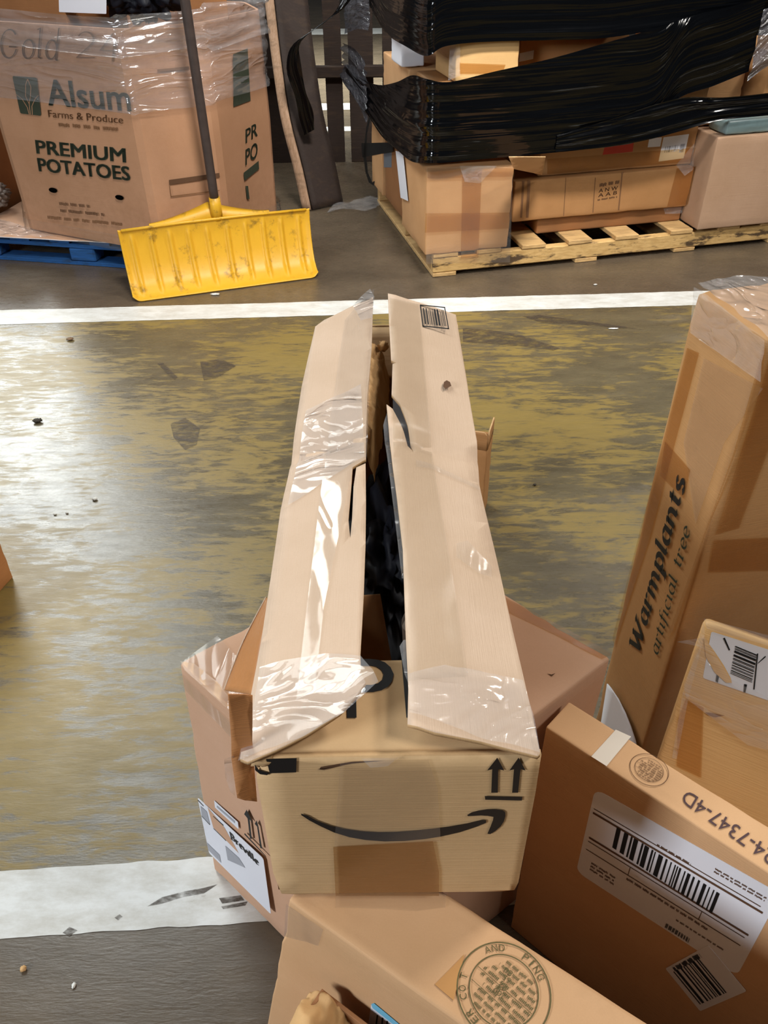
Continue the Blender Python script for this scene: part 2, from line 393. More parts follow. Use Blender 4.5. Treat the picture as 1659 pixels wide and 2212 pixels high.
# ---------------------------------------------------------------- print (flat ink on a face)
class Ink:
    """collects flat outlines in unit coordinates of a parallelogram P00, P10, P01 lying on a face"""
    def __init__(s, P00, P10, P01, lift=.0007):
        s.P, s.X, s.Y = V(P00), V(P10)-V(P00), V(P01)-V(P00)
        n = s.X.cross(s.Y).normalized(); n = n if n.dot(CAM-s.P) > 0 else -n
        s.n = n; s.lift = lift; s.bm = bmesh.new()
    def at(s, a, b): return s.P + s.X*a + s.Y*b + s.n*s.lift
    def poly(s, pts):
        vs = [s.bm.verts.new(s.at(*p)) for p in pts]
        if len(pts) < 5: 
            try: s.bm.faces.new(vs)
            except ValueError: pass
            return
        for t in geometry.tessellate_polygon([[V((a, b, 0)) for a, b in pts]]):
            try: s.bm.faces.new([vs[i] for i in t])
            except ValueError: pass
    def rect(s, a0, b0, a1, b1): s.poly([(a0, b0), (a1, b0), (a1, b1), (a0, b1)])
    def ring(s, a, b, ra, rb, wa, wb, n=48, t0=0, t1=1):
        for i in range(n):
            u0, u1 = (t0+(t1-t0)*k/n for k in (i, i+1)); A, B = 2*math.pi*u0, 2*math.pi*u1
            s.poly([(a+ra*math.cos(A), b+rb*math.sin(A)), (a+ra*math.cos(B), b+rb*math.sin(B)),
                    (a+(ra-wa)*math.cos(B), b+(rb-wb)*math.sin(B)), (a+(ra-wa)*math.cos(A), b+(rb-wb)*math.sin(A))])
    def text(s, body, box=(0, 0, 1, 1), bold=0, shear=0, rot=None):
        vs, fs = glyphs(body, 0, shear)
        if bold:
            nv = len(vs); ov, of = vs, fs; vs, fs = [], []
            for q_, (dx, dy) in enumerate(((-bold, -bold*.6), (bold, -bold*.6), (-bold, bold*.6), (bold, bold*.6), (0, 0))):
                vs += [(x+dx, y+dy) for x, y in ov]; fs += [[i+nv*q_ for i in f] for f in of]
        x0, x1 = min(v[0] for v in vs), max(v[0] for v in vs); y0, y1 = min(v[1] for v in vs), max(v[1] for v in vs)
        mp = [(box[0]+(v[0]-x0)/(x1-x0)*(box[2]-box[0]), box[1]+(v[1]-y0)/(y1-y0)*(box[3]-box[1])) for v in vs]
        if rot:
            (cx, cy), a = rot; ca, sa = math.cos(a), math.sin(a); mp = [(cx+(x-cx)*ca-(y-cy)*sa, cy+(x-cx)*sa+(y-cy)*ca) for x, y in mp]
        q = [s.bm.verts.new(s.at(*p)) for p in mp]
        for f in fs:
            try: s.bm.faces.new([q[i] for i in f])
            except ValueError: pass
    def bars(s, n, box=(0, 0, 1, 1), seed=1, fill=.5, vertical=True):
        r = random.Random(seed); x = 0; out = []
        while x < 1:
            w_ = r.choice((.6, 1, 1.6, 2.4))/n; out.append((x, min(1, x+w_*fill*1.3))); x += w_ + r.choice((.5, .9, 1.5))/n*.8
        for a, b in out:
            if vertical: s.rect(box[0]+(box[2]-box[0])*a, box[1], box[0]+(box[2]-box[0])*b, box[3])
            else: s.rect(box[0], box[1]+(box[3]-box[1])*a, box[2], box[1]+(box[3]-box[1])*b)
    def dashes(s, box, rows, seed=1, fill=.55, wl=.07):
        r = random.Random(seed); hh = (box[3]-box[1])/rows
        for i in range(rows):
            x = box[0]; end = box[2]-(box[2]-box[0])*r.uniform(0, .25)
            while x < end:
                e = min(end, x+(box[2]-box[0])*wl*r.uniform(.5, 1.6)); y = box[1]+hh*i
                k = x
                while k < e:      # little strokes, so that a blurred word keeps the grain of letters
                    k2 = min(e, k+(box[2]-box[0])*wl*.16); d = hh*r.uniform(.0, .18); s.rect(k, y+d, k2*.7+k*.3, y+hh*fill+d); k = k2
                x = e+(box[2]-box[0])*wl*.3
    def nib(s, word, box=(0, 0, 1, 1), width=.22, ang=35, shear=.25, hair=.05):
        quads, X = nib_word(word, width, ang, hair)
        pts = [p for q in quads for p in q]; pts = [(x+shear*y, y) for x, y in pts]
        x0, x1 = min(p[0] for p in pts), max(p[0] for p in pts); y0, y1 = min(p[1] for p in pts), max(p[1] for p in pts)
        for q in quads:
            s.poly([(box[0]+(x+shear*y-x0)/(x1-x0)*(box[2]-box[0]), box[1]+(y-y0)/(y1-y0)*(box[3]-box[1])) for x, y in q])
    def done(s, name, mat, parent, label=None): return obj(name, s.bm, mat, parent, smooth=False, label=label)
def glyphs(body, bold=0, shear=0):
    cu = bpy.data.curves.new('lettering', 'FONT'); cu.body = body; cu.offset = bold; cu.shear = shear; cu.resolution_u = 3
    o = bpy.data.objects.new('lettering', cu); COL.objects.link(o)
    me = bpy.data.meshes.new_from_object(o.evaluated_get(bpy.context.evaluated_depsgraph_get()))
    r = ([(v.co.x, v.co.y) for v in me.vertices], [list(p.vertices) for p in me.polygons])
    bpy.data.objects.remove(o); bpy.data.curves.remove(cu); bpy.data.meshes.remove(me); return r
def arc(cx, cy, rx, ry, a0, a1, n=12): return [(cx+rx*math.cos(math.radians(a0+(a1-a0)*i/n)), cy+ry*math.sin(math.radians(a0+(a1-a0)*i/n))) for i in range(n+1)]
NIB = {
 'W': (2.1, [[(-.15, 1.5), (.25, 1.5)], [(.05, 1.5), (.5, 0)], [(.5, 0), (1.0, 1.5)], [(.85, 1.5), (1.25, 0)], [(1.25, 0), (1.85, 1.5)], [(1.65, 1.5), (2.05, 1.5)]]),
 'a': (1.0, [arc(.38, .5, .38, .5, 50, 330), [(.72, 1), (.72, .12), (.95, .05)]]),
 'r': (.75, [[(-.1, .92), (.1, 1), (.1, 0)], [(-.1, 0), (.3, 0)], arc(.42, .55, .32, .42, 160, 50)]),
 'm': (1.65, [[(-.1, .92), (.1, 1), (.1, 0)], arc(.4, .55, .3, .42, 170, 0), [(.7, .55), (.7, 0)], arc(1.0, .55, .3, .42, 170, 0), [(1.3, .55), (1.3, .08), (1.5, .05)]]),
 'n': (1.1, [[(-.1, .92), (.1, 1), (.1, 0)], arc(.42, .55, .32, .42, 170, 0), [(.74, .55), (.74, .08), (.95, .05)]]),
 'p': (1.0, [[(-.1, .92), (.1, 1), (.1, -.55)], [(-.12, -.55), (.32, -.55)], arc(.45, .5, .38, .5, 150, -150)]),
 'l': (.48, [[(-.1, 1.5), (.1, 1.58), (.1, .1), (.3, .03)]]),
 't': (.62, [[(.15, 1.35), (.15, .15), (.42, .05)], [(-.1, 1), (.45, 1)]]),
 's': (.75, [arc(.33, .74, .26, .25, 40, 270, 10) + arc(.3, .25, .3, .26, 80, -140, 10)]),
 'i': (.45, [[(-.1, .92), (.1, 1), (.1, .1), (.3, .03)], [(.08, 1.35), (.13, 1.4)]]),
 'f': (.6, [arc(.42, 1.25, .28, .3, 60, 180, 8) + [(.14, 1.2), (.14, 0), (.0, -.4)], [(-.1, 1), (.45, 1)]]),
 'c': (.8, [arc(.4, .5, .38, .5, 50, 320)]),
 'e': (.85, [[(.05, .5), (.7, .6)], arc(.4, .5, .37, .5, 12, 320)]),
 'v': (.95, [[(-.05, 1), (.4, 0)], [(.4, 0), (.85, 1)]]),
 'B': (1.15, [[(.1, 1.5), (.1, 0)], [(-.1, 1.5), (.5, 1.5)], arc(.45, 1.13, .4, .37, 90, -90), arc(.45, .38, .5, .38, 90, -90), [(-.1, 0), (.5, 0)]]),
 'o': (.95, [arc(.4, .5, .4, .5, 0, 360, 16)]), 'd': (1.0, [arc(.38, .5, .38, .5, 20, 340), [(.78, 1.6), (.74, 0), (.9, -.05)]]),
 'G': (1.5, [arc(.6, .75, .6, .75, 40, 340, 18), [(1.15, .6), (.6, .6)]]),
 '2': (1.1, [arc(.45, 1.1, .4, .4, 160, -40) + [(0, 0), (.95, .05)]]), '4': (1.1, [[(.6, 1.5), (0, .5), (1, .5)], [(.7, 1.1), (.65, -.1)]]),
 ' ': (.7, []), }
def nib_word(word, width, ang, hair):
    a = math.radians(ang); nx, ny = math.cos(a)*width/2, math.sin(a)*width/2; x = 0; out = []
    for ch in word:
        adv, st = NIB[ch]
        for pl in st:
            for (x0, y0), (x1, y1) in zip(pl, pl[1:]):
                x0 += 0; d = math.hypot(x1-x0, y1-y0) or 1; tx, ty = -(y1-y0)/d*hair/2, (x1-x0)/d*hair/2
                sgn = 1 if tx*nx+ty*ny >= 0 else -1; mx, my = nx*sgn+tx, ny*sgn+ty
                out.append([(x+x0-mx, y0-my), (x+x1-mx, y1-my), (x+x1+mx, y1+my), (x+x0+mx, y0+my)])
        x += adv + .12
    return out, x
def pq(fr, *pxs): return [on(p, fr.O, fr.n) for p in pxs]
def label_bm(P00, P10, P01, r=.06, lift=.0006):
    """thin sticker with rounded corners"""
    s = Ink(P00, P10, P01, lift); lx, ly = s.X.length, s.Y.length; m_ = min(lx, ly)*r; pts = []
    for cx, cy, a0 in ((1-m_/lx, m_/ly, -90), (1-m_/lx, 1-m_/ly, 0), (m_/lx, 1-m_/ly, 90), (m_/lx, m_/ly, 180)):
        for k in range(5):
            a = math.radians(a0+90*k/4); pts.append((cx+m_/lx*math.cos(a), cy+m_/ly*math.sin(a)))
    top = [s.bm.verts.new(s.at(*p)) for p in pts]; low = [s.bm.verts.new(s.at(*p)-s.n*.0005) for p in pts]
    s.bm.faces.new(top)
    for i in range(len(pts)): s.bm.faces.new([top[i-1], top[i], low[i], low[i-1]])
    return s.bm
def tape(name, fr, pxs, mat, parent, h=.0012, step=.02, amp=.0, seed=0, label=None):
    poly = [fr.px(*p) for p in pxs]
    d = (lambda a, b: amp*(noise.noise(V((a*30, b*30, seed))) + .5*noise.noise(V((a*80, b*80, seed+3))))) if amp else None
    return obj(name, sheet(poly, fr, 0, step, d, h+amp), mat, parent, label=label)

Z = V((0, 0, 1))
# ================================================================= SETTING
def grid_plane(x0, x1, y0, y1, z):
    bm = bmesh.new(); vs = [bm.verts.new(p) for p in ((x0, y0, z), (x1, y0, z), (x1, y1, z), (x0, y1, z))]; bm.faces.new(vs); return bm
floor = obj('floor', grid_plane(-14, 14, -5, 22, 0), M['floor'], smooth=False); floor['kind'] = 'structure'
def painted(pA, pB, wid, seed, z=.0012):
    a, b = V(pA), V(pB); d = (b-a).normalized(); n_ = V((-d.y, d.x, 0)); bm = bmesh.new(); L = (b-a).length; k = int(L/.02); rows = []
    for i in range(k+1):
        p = a+d*(L*i/k); j0 = noise.noise(V((i*.35, seed, 0)))*.004+noise.noise(V((i*.05, seed, 0)))*.004; j1 = noise.noise(V((i*.35, seed, 9)))*.004+noise.noise(V((i*.05, seed, 9)))*.004
        rows.append([bm.verts.new(V((q.x, q.y, z))) for q in (p-n_*(wid/2+j0), p+n_*(wid/2+j1))])
    for i in range(k): bm.faces.new([rows[i][0], rows[i+1][0], rows[i+1][1], rows[i][1]])
    return obj('painted_line', bm, M['line'], floor, smooth=False)
painted((-3.2, 3.41, 0), (3.2, 3.62, 0), .155, 1); painted((-1.6, .725, 0), (1.6, .90, 0), .135, 2)
painted((-3, 7.7, 0), (2, 7.7, 0), .25, 3); painted((-3, 6.9, 0), (2, 6.9, 0), .14, 4); painted((-4, 12.1, 0), (3, 12.1, 0), .5, 5)
for i, pts in enumerate([
    [(1130, 683), (1165, 680), (1240, 690), (1330, 702), (1390, 712), (1330, 708), (1250, 700), (1170, 697)],
    [(1000, 708), (1060, 712), (1120, 722), (1210, 752), (1195, 757), (1130, 748), (1060, 742), (1000, 738)],
    [(340, 785), (352, 783), (384, 815), (378, 820), (366, 812)], [(432, 780), (480, 776), (510, 790), (470, 815), (440, 822)],
    [(368, 915), (400, 902), (432, 925), (425, 960), (400, 972), (375, 945)],
    [(318, 1958), (350, 1938), (400, 1925), (440, 1918), (470, 1910), (440, 1930), (395, 1938), (350, 1952)],
    [(473, 1940), (520, 1934), (528, 1945), (480, 1952)], [(478, 1958), (535, 1947), (530, 1956), (482, 1964)],
    [(135, 2015), (150, 2002), (168, 2010), (150, 2022)], [(247, 1982), (258, 1975), (265, 1980), (255, 1988)]]):
    fr = Frame((0, 0, .0016), (1, 0, 0), (0, 1, 0)); q = [fr.px(*p) for p in pts]
    obj('scuff_mark', sheet(q, fr), M['scuff'], floor, smooth=False)

# ================================================================= LONG TORN CARTON (centre)
X0, X1, Y0, Y1, ZB, ZT = -.130, .149, .472, 1.490, .616, .881
am = thing('torn_long_carton', 'long open-topped cardboard carton with curved arrow on its front end', 'carton', (0.01, Y0, ZB))
TH_ = .006
def panel(name, O, u, v, lu, lv, mats, parent, disp=None, poly=None, step=.03):
    fr = Frame(O, u, v); p = poly or [(0, 0), (lu, 0), (lu, lv), (0, lv)]
    bm = sheet(p, fr, TH_, step, disp); return obj(name, bm, mats, parent), fr
mats = [M['front'], M['rim']]
def soft(a, b): return .0025*noise.noise(V((a*9, b*9, 1.3)))
_, FRT = panel('end_wall', (X0, Y0, ZB), (1, 0, 0), Z, X1-X0, ZT-ZB, mats, am, lambda a, b: 0,
    [(.004, .002), (.02, 0), (.12, .001), (X1-X0-.02, 0), (X1-X0-.003, .003), (X1-X0, .02), (X1-X0+.001, .2), (X1-X0, ZT-ZB), (.02, ZT-ZB), (.006, ZT-ZB-.012), (0, ZT-ZB-.03), (-.001, .05)])
def wall(name, P, Q, z0, z1, mt, flip=0, bulge=0):
    P, Q = V(P), V(Q); u = (Q-P).normalized(); L = (Q-P).length; nn = u.cross(Z)*(1 if not flip else -1); bm = bmesh.new()
    rows = []
    for i in range(25):
        for side in (0, 1):
            rows.append([bm.verts.new(P + u*L*i/24 + Z*(z0+(z1-z0)*j/8) + nn*(bulge*math.sin(math.pi*i/24)*(j/8)**2 - TH_*side)) for j in range(9)])
    for i in range(24):
        for j in range(8):
            a, b = rows[2*i], rows[2*i+2]; bm.faces.new([a[j], b[j], b[j+1], a[j+1]])
            a, b = rows[2*i+1], rows[2*i+3]; bm.faces.new([a[j+1], b[j+1], b[j], a[j]])
        for j, rv in ((8, 0), (0, 1)):
            q = [rows[2*i][j], rows[2*i+2][j], rows[2*i+3][j], rows[2*i+1][j]]; f = bm.faces.new(q if not rv else q[::-1]); f.material_index = 1
    bmesh.ops.recalc_face_normals(bm, faces=bm.faces)
    return obj(name, bm, [mt, M['rim']], am)
wall('side_wall', (X1-.010, Y0+TH_, 0), (X1-.016, Y1-TH_-.01, 0), ZB, ZT-.010, M['front'], 0, 0)
wall('side_wall', (X0+.012, Y1-TH_-.02, 0), (X0, Y0+TH_, 0), ZB, ZT-.03, M['front'], 0, .008)
wall('end_wall', (X1-.014, Y1-.02, 0), (X0+.012, Y1-.02, 0), ZB, ZT-.016, M['front'], 0, 0)
bb = bmesh.new(); axbox(bb, V((X0+.004, Y0+.006, ZB)), V((X1-X0-.02, 0, 0)), V((0, Y1-Y0-.03, 0)), V((0, 0, .005))); obj('base_panel', bb, M['inner'], am, False)
TOP = Frame((X0, Y0, ZT), (1, 0, 0), (0, 1, 0))
# short inner flaps folded in at both ends
for (P, vv, tl) in (((X0+.006, Y0+.003, ZT-.004), (0, 1, 0), -.02), ((X0+.012, Y1-.024, ZT-.016), (0, -1, 0), -.35)):
    fr = Frame(P, (1, 0, 0), vv); wd = X1-X0-.012
    o = obj('inner_flap', sheet([(0, 0), (wd, 0), (wd-.004, .125), (.004, .125)], fr, TH_*.8, .03, lambda a, b: tl*b), [M['front'], M['rim']], am)
    if P[1] < 1:
        FLAPF = Frame(V(P)+V((0, 0, .0)), (1, 0, 0), (0, 1, tl)); in_flap = o
lp = [on(p, FLAPF.O, FLAPF.n) for p in ((735, 1552), (857, 1552), (735, 1425))]
k = Ink(*lp, lift=.0012)
k.rect(.12, 0, .29, 1)
k.poly([(.29, 1), (.58, 1), (.72, .985), (.85, .94), (.95, .85), (1, .73), (.96, .6), (.88, .51), (.76, .45), (.6, .42), (.29, .42), (.29, .54), (.58, .54), (.7, .57), (.78, .63), (.81, .72), (.77, .8), (.69, .855), (.58, .88), (.29, .88)])
k.rect(1.17, 0, 1.34, 1); k.done('lettering', M['ink'], in_flap)
# the two long flaps: heights follow the bend at the crease
def zl(a, b):      # left flap, a across from left wall, b along
    y = b; base = .012+.030*min(1, a/.12)*(1-.35*y)
    base += -.014*math.exp(-abs(y-(.505+.2*a))/.018)-.004*math.exp(-abs(y-(.445+.15*a))/.012)*(a < .08) + .004*noise.noise(V((a*14, b*6, 4)))
    if y < .05: base += -.10*(.05-y)*(1+2*a/.12)*.6
    return base
def zr(a, b):
    d = (X1-X0)-a; base = .010+.020*min(1, d/.12)
    base += -.013*math.exp(-abs(b-(.52-.25*(a-.16)))/.016) + .004*noise.noise(V((a*12, b*6, 8)))
    return base
# frames raised to the flaps' mean height, so outlines read off the photograph stay true
TL = Frame((X0, Y0, ZT+.025), (1, 0, 0), (0, 1, 0)); TR = Frame((X0, Y0, ZT+.018), (1, 0, 0), (0, 1, 0))
Lp = [(513, 1613), (560, 1370), (604, 1085), (625, 985), (650, 820), (680, 692), (700, 680), (748, 664), (806, 648), (803, 760), (794, 860), (790, 960), (791, 1003),
      (783, 1006), (762, 1016), (759, 1060), (753, 1130), (757, 1172), (761, 1130), (764, 1060), (770, 1018), (790, 1012), (791, 1100), (790, 1190), (786, 1300), (779, 1430), (781, 1476), (791, 1496), (772, 1520), (735, 1548), (660, 1580), (590, 1605), (530, 1622)]
Rp = [(838, 648), (860, 652), (940, 664), (985, 672), (1000, 760), (1014, 850), (1031, 945), (1036, 1040), (1055, 1120), (1085, 1250), (1120, 1400), (1150, 1530), (1169, 1618), (1163, 1624), (1040, 1605), (940, 1596), (880, 1580), (882, 1500), (876, 1380), (870, 1200), (857, 1085), (847, 1010), (840, 940), (835, 890), (848, 900), (870, 940), (893, 987), (880, 930), (864, 890), (846, 868), (848, 800), (856, 797), (845, 792), (841, 720)]
lf = obj('long_flap', sheet([TL.px(*p) for p in Lp], TL, .005, .022, lambda a, b: zl(a, b)-.025), [M['top'], M['rim']], am)
rf = obj('long_flap', sheet([TR.px(*p) for p in Rp], TR, .005, .022, lambda a, b: zr(a, b)-.018), [M['top'], M['rim']], am)
def flap_tape(name, pxs, left, mat, parent, amp=.001, seed=0, lift=.0015, step=.012):
    fr, z, z0 = (TL, zl, .025) if left else (TR, zr, .018)
    d = lambda a, b: z(a, b)-z0+lift+amp+amp*(noise.noise(V((a*26, b*18, seed)))+.6*noise.noise(V((a*70, b*40, seed+3))))
    return obj(name, sheet([fr.px(*p) for p in pxs], fr, 0, step, d), mat, parent)
flap_tape('clear_tape', [(778, 660), (808, 632), (806, 700), (796, 900), (792, 1000), (762, 1020), (700, 1320), (680, 1500), (640, 1510), (690, 1080), (715, 900), (745, 690)], True, M['clear'], lf, .0012, 1)
flap_tape('torn_tape_end', [(762, 664), (800, 634), (809, 652), (804, 700), (780, 700)], True, M['crinkle'], lf, .004, 2)
flap_tape('crinkled_tape', [(545, 1515), (560, 1430), (700, 1420), (780, 1440), (806, 1478), (818, 1505), (745, 1556), (640, 1592), (510, 1622), (528, 1560)], True, M['crinkle'], lf, .0035, 3)
flap_tape('crinkled_tape', [(640, 990), (660, 880), (780, 840), (788, 1000), (700, 1040), (620, 1080)], True, M['crinkle'], lf, .0018, 4)
flap_tape('crinkled_tape', [(880, 1478), (960, 1455), (1130, 1468), (1152, 1540), (1168, 1620), (1050, 1604), (885, 1560)], False, M['crinkle'], rf, .0030, 5)
flap_tape('clear_tape', [(842, 660), (905, 665), (935, 1000), (985, 1300), (1010, 1470), (882, 1490), (872, 1250), (850, 1030), (848, 800)], False, M['flat'], rf, .0006, 6)
flap_tape('clear_tape', [(985, 1185), (1010, 1175), (1062, 1225), (1062, 1250), (1040, 1245), (985, 1215)], False, M['clear'], rf, .002, 7)
# edge of loose grey film under the right flap
flap_tape('loose_film', [(828, 930), (836, 905), (848, 960), (858, 1085), (874, 1260), (868, 1260), (852, 1120), (838, 1010)], False, M['crinkle'], rf, .002, 9, -.006)
flap_tape('loose_film', [(863, 1410), (872, 1395), (884, 1400), (886, 1500), (874, 1470)], False, M['crinkle'], rf, .003, 10, -.004)
# barcode print at far end of the right flap, stain
def flap_ink(fr, P00, P10, P01, lift): return Ink(*[on(p, fr.O, fr.n) for p in (P00, P10, P01)], lift=lift)
k = flap_ink(TR, (913, 712), (970, 718), (907, 664), .006)
k.rect(0, 0, 1, .05); k.rect(0, .95, 1, 1); k.rect(0, 0, .04, 1); k.rect(.96, 0, 1, 1); k.bars(22, (.1, .12, .92, .85), 5, .6); k.done('barcode', M['ink'], rf)
k = flap_ink(TR, (955, 845), (975, 845), (955, 826), .004); k.poly([(.1, .3), (.35, 0), (.7, .2), (1, .35), (.85, .8), (.5, 1), (.2, .8)]); k.done('stain', M['brownink'], rf)
# crease shadows are real folds; thin pale tape line across the right flap crease
flap_tape('tape_edge', [(898, 1006), (935, 1010), (1036, 1046), (1036, 1054), (930, 1020), (900, 1022)], False, M['clear'], rf, .001, 12)
# torn outward side panel and tape strip at the left corner
fr = Frame((X0, Y0+.02, ZT), (0, 1, 0), (-.5, 0, .9))
P1, P2, P3, P4 = atz(484, 1490, ZT-.075), atz(575, 1290, ZT-.02), atz(575, 1300, ZT), atz(548, 1500, ZT)
bm = strip_bm(interp([P3+V((.005, 0, 0)), P3.lerp(P4, .5), P4], 12), interp([P2, P2.lerp(P1, .5)+V((-.003, 0, 0)), P1], 12), 6)
o = obj('torn_side_panel', bm, [M['rust']], am); sm = o.modifiers.new('thick', 'SOLIDIFY'); sm.thickness = .004
obj('panel_edge', tube_bm(interp([P2, P2.lerp(P1, .5)+V((-.003, 0, .001)), P1], 14), .0011, 8), M['top'], am)
A_, B_ = atz(487, 1500, ZT-.08), atz(506, 1728, ZT-.21)
pl = Frame(V((X0-.018, Y0, ZT)), V((1, .25, 0)), Z)
ft = lambda *p: [pl.px(*q) for q in p]
obj('hanging_brown_tape', sheet(ft((492, 1498), (546, 1505), (545, 1600), (548, 1640), (556, 1735), (530, 1730), (512, 1722), (500, 1640), (500, 1600)), pl, .001, .012, lambda a, b: .004*noise.noise(V((a*30, b*14, 2)))), [M['rust'], M['rust']], am)
obj('hanging_clear_tape', sheet(ft((484, 1640), (505, 1632), (508, 1720), (498, 1712), (487, 1680)), pl, 0, .01, lambda a, b: .004*noise.noise(V((a*30, b*14, 5)))), M['crinkle'], am)
# crushed corner
def crumple(c, r, seed, sq=(1, 1, 1), folds=0):
    bm = bmesh.new(); bmesh.ops.create_icosphere(bm, subdivisions=3 if r < .05 else 5, radius=1)
    for v in bm.verts:
        d = v.co.normalized(); k_ = .72+.5*abs(noise.noise(d*2.3+V((seed, 0, 0))))-.35*abs(noise.noise(d*5+V((0, seed, 0)))) - (.16*abs(noise.noise(d*9+V((seed, 4, 0)))) + .08*abs(noise.noise(d*19+V((4, seed, 0)))) if folds else 0)
        v.co = V(c) + V((d.x*sq[0], d.y*sq[1], d.z*sq[2]))*r*k_
    return bm
obj('crushed_corner', crumple(on((566, 1645), V((0, Y0, 0)), V((0, 1, 0)))+V((0, .004, 0)), .014, 3, (1.25, .6, 1)), M['front'], am)
# print on the front end
FE = Frame((X0, Y0-.0005, ZB), (1, 0, 0), Z)
S_ = lambda x, y: (360+x/1.975, 1200+y/1.975)
def front_ink(polys, name, mat, parent=am, lift=.0008, label=None):
    s = Ink(FE.O, FE.O+FE.u, FE.O+FE.v, lift)
    for p in polys: s.poly([FE.px(*q) for q in p])
    return s.done(name, mat, parent, label)
front_ink([[S_(*q) for q in p] for p in (
    [(573, 1098), (600, 1106), (640, 1128), (700, 1150), (760, 1164), (830, 1174), (900, 1178), (970, 1177), (1050, 1171), (1130, 1163), (1200, 1154), (1280, 1140), (1345, 1124), (1363, 1126),
     (1362, 1138), (1320, 1155), (1250, 1178), (1170, 1196), (1100, 1207), (1015, 1215), (930, 1217), (850, 1211), (780, 1199), (715, 1179), (660, 1154), (610, 1128), (575, 1105)],
    [(1282, 1104), (1300, 1093), (1330, 1085), (1365, 1080), (1400, 1079), (1432, 1083), (1444, 1092), (1445, 1108), (1438, 1132), (1425, 1152), (1400, 1174), (1380, 1186), (1368, 1184), (1382, 1152), (1392, 1125), (1394, 1112), (1370, 1108), (1340, 1106), (1310, 1108), (1285, 1109)])], 'smile_print', M['ink'])
front_ink([[(1074, 1635), (1089, 1663), (1076, 1660), (1075, 1711), (1061, 1711), (1063, 1660), (1052, 1663)], [(1120, 1635), (1135, 1663), (1124, 1660), (1119, 1711), (1106, 1711), (1110, 1660), (1100, 1663)],
           [(1047, 1718), (1128, 1720), (1127, 1728), (1048, 1726)]], 'arrow_print', M['ink'])
front_ink([[(575, 1638), (641, 1636), (640, 1667), (583, 1669)], [(551, 1650), (560, 1662), (583, 1669), (577, 1673), (562, 1671), (551, 1662)]], 'black_band_print', M['ink'])
front_ink([[(693, 1655), (760, 1644), (830, 1642), (760, 1648), (690, 1661)], [(686, 1660), (740, 1652), (700, 1662)]], 'scrape', M['brownink'])
M['tape2'] = film('dark_brown_tape', (.72, .58, .42), .08, .02, .25, .2, (8, 16, 8), .004, hazecol=(.4, .28, .16, 1))
tape('tape_patch', FE, [(720, 1826), (935, 1814), (948, 1880), (948, 1932), (725, 1932)], M['tape2'], am, .0014, .02, .0003, 1)
tape('clear_tape', FE, [(735, 1642), (925, 1638), (945, 1700), (952, 1815), (722, 1828)], M['flat'], am, .0012, .02, .0003, 2)
tape('clear_tape', FE, [(780, 1632), (860, 1630), (838, 1648), (800, 1650)], M['crinkle'], am, .002, .008, .002, 6)
# paper and goods inside the carton
k_ = thing('packing_paper', 'crumpled brown packing paper inside the long torn carton', 'paper', (0, 1.1, ZB+.1))
bm = bmesh.new(); rows = []
path = interp([atz(832, 742, ZT+.006), atz(824, 800, ZT+.006), atz(814, 850, ZT+.004), atz(806, 900, ZT-.002), atz(794, 960, ZT-.014)], 60)
for i, p in enumerate(path):
    r_ = []
    for j in range(25):
        q = p + V((-.085+.095*j/24, 0, -.00035*(j-14)**2 - (.012 if j > 21 else 0)*(j-21))); q += V((noise.noise(q*30)*.006, noise.noise(q*26)*.01, abs(noise.noise(q*38+V((3, 0, 0))))*.018+abs(noise.noise(q*90))*.006-.008))
        r_.append(bm.verts.new(q))
    rows.append(r_)
for i in range(len(rows)-1):
    for j in range(24): bm.faces.new([rows[i][j], rows[i][j+1], rows[i+1][j+1], rows[i+1][j]])
o = obj('paper_sheet', bm, M['kraft'], k_, False)
obj('paper_twist', crumple(atz(828, 748, ZT+.008), .012, 8), M['kraft'], k_)
t_ = obj('bagged_goods', crumple((.01, .95, ZB+.10), .115, 5, (1.0, 2.4, .85), 1), M['dark'], loc=(.03, .9, ZB)); tag(t_, 'dark bag of goods lying deep inside the long torn carton', 'bag')
bm = tube_bm(interp([V((.052, .73, ZB+.012)), V((.048, .715, ZB+.15)), V((.046, .705, ZB+.205)), V((.045, .704, ZB+.215))], 10), .026, 20); t_ = obj('white_bottle', bm, plain('white_plastic', (214, 202, 186), .4), loc=(.062, .71, ZB)); tag(t_, 'pale round-shouldered bottle standing inside the long torn carton', 'bottle')
fr = Frame((X0+.03, .70, ZB+.19), (1, .2, 0), (0, .5, .8)); t_ = obj('packing_card', sheet([(0, -.17), (.11, -.17), (.10, .04), (.0, .05)], fr, .003, .03), [M['inner'], M['rim']], loc=(X0+.05, .70, ZB+.02)); tag(t_, 'brown card divider tilted inside the long torn carton near its front', 'card')

# ================================================================= BIG CARTON UNDER IT
Lc, Rc, Fc = V((-.316, .834, .614)), V((.342, .831, .614)), V((.031, .488, .614))
Fc = Lc+(Fc-Lc)*.84; Bc = Lc+Rc-Fc
Lb = V((-.349, .836, 0)); Fb = V((-.04, .56, 0))
big = thing('large_square_carton', 'large square cardboard carton supporting the long torn carton, white label on left side', 'carton', (0, .82, 0))
low = [Lb, Fb, V((.342, .836, 0)), V((-.005, 1.175, 0))]
obj('body', carton_bm([low[0], low[1], low[2], low[3], Lc, Fc, Rc, Bc], .006, 18, .004, 1), M['pink'], big)
SL = Frame(Lc, Fc-Lc, Lb-Lc)      # left side face
z4 = lambda x, y: (400+x/6.504, 1680+y/6.504)
fq = lambda fr, a, b, c_: [on(p, fr.O, fr.n) for p in (a, b, c_)]
lb = obj('shipping_label', label_bm(*fq(SL, (452, 1842), (586, 1975), (427, 1722)), .03), M['paper'], big, False)
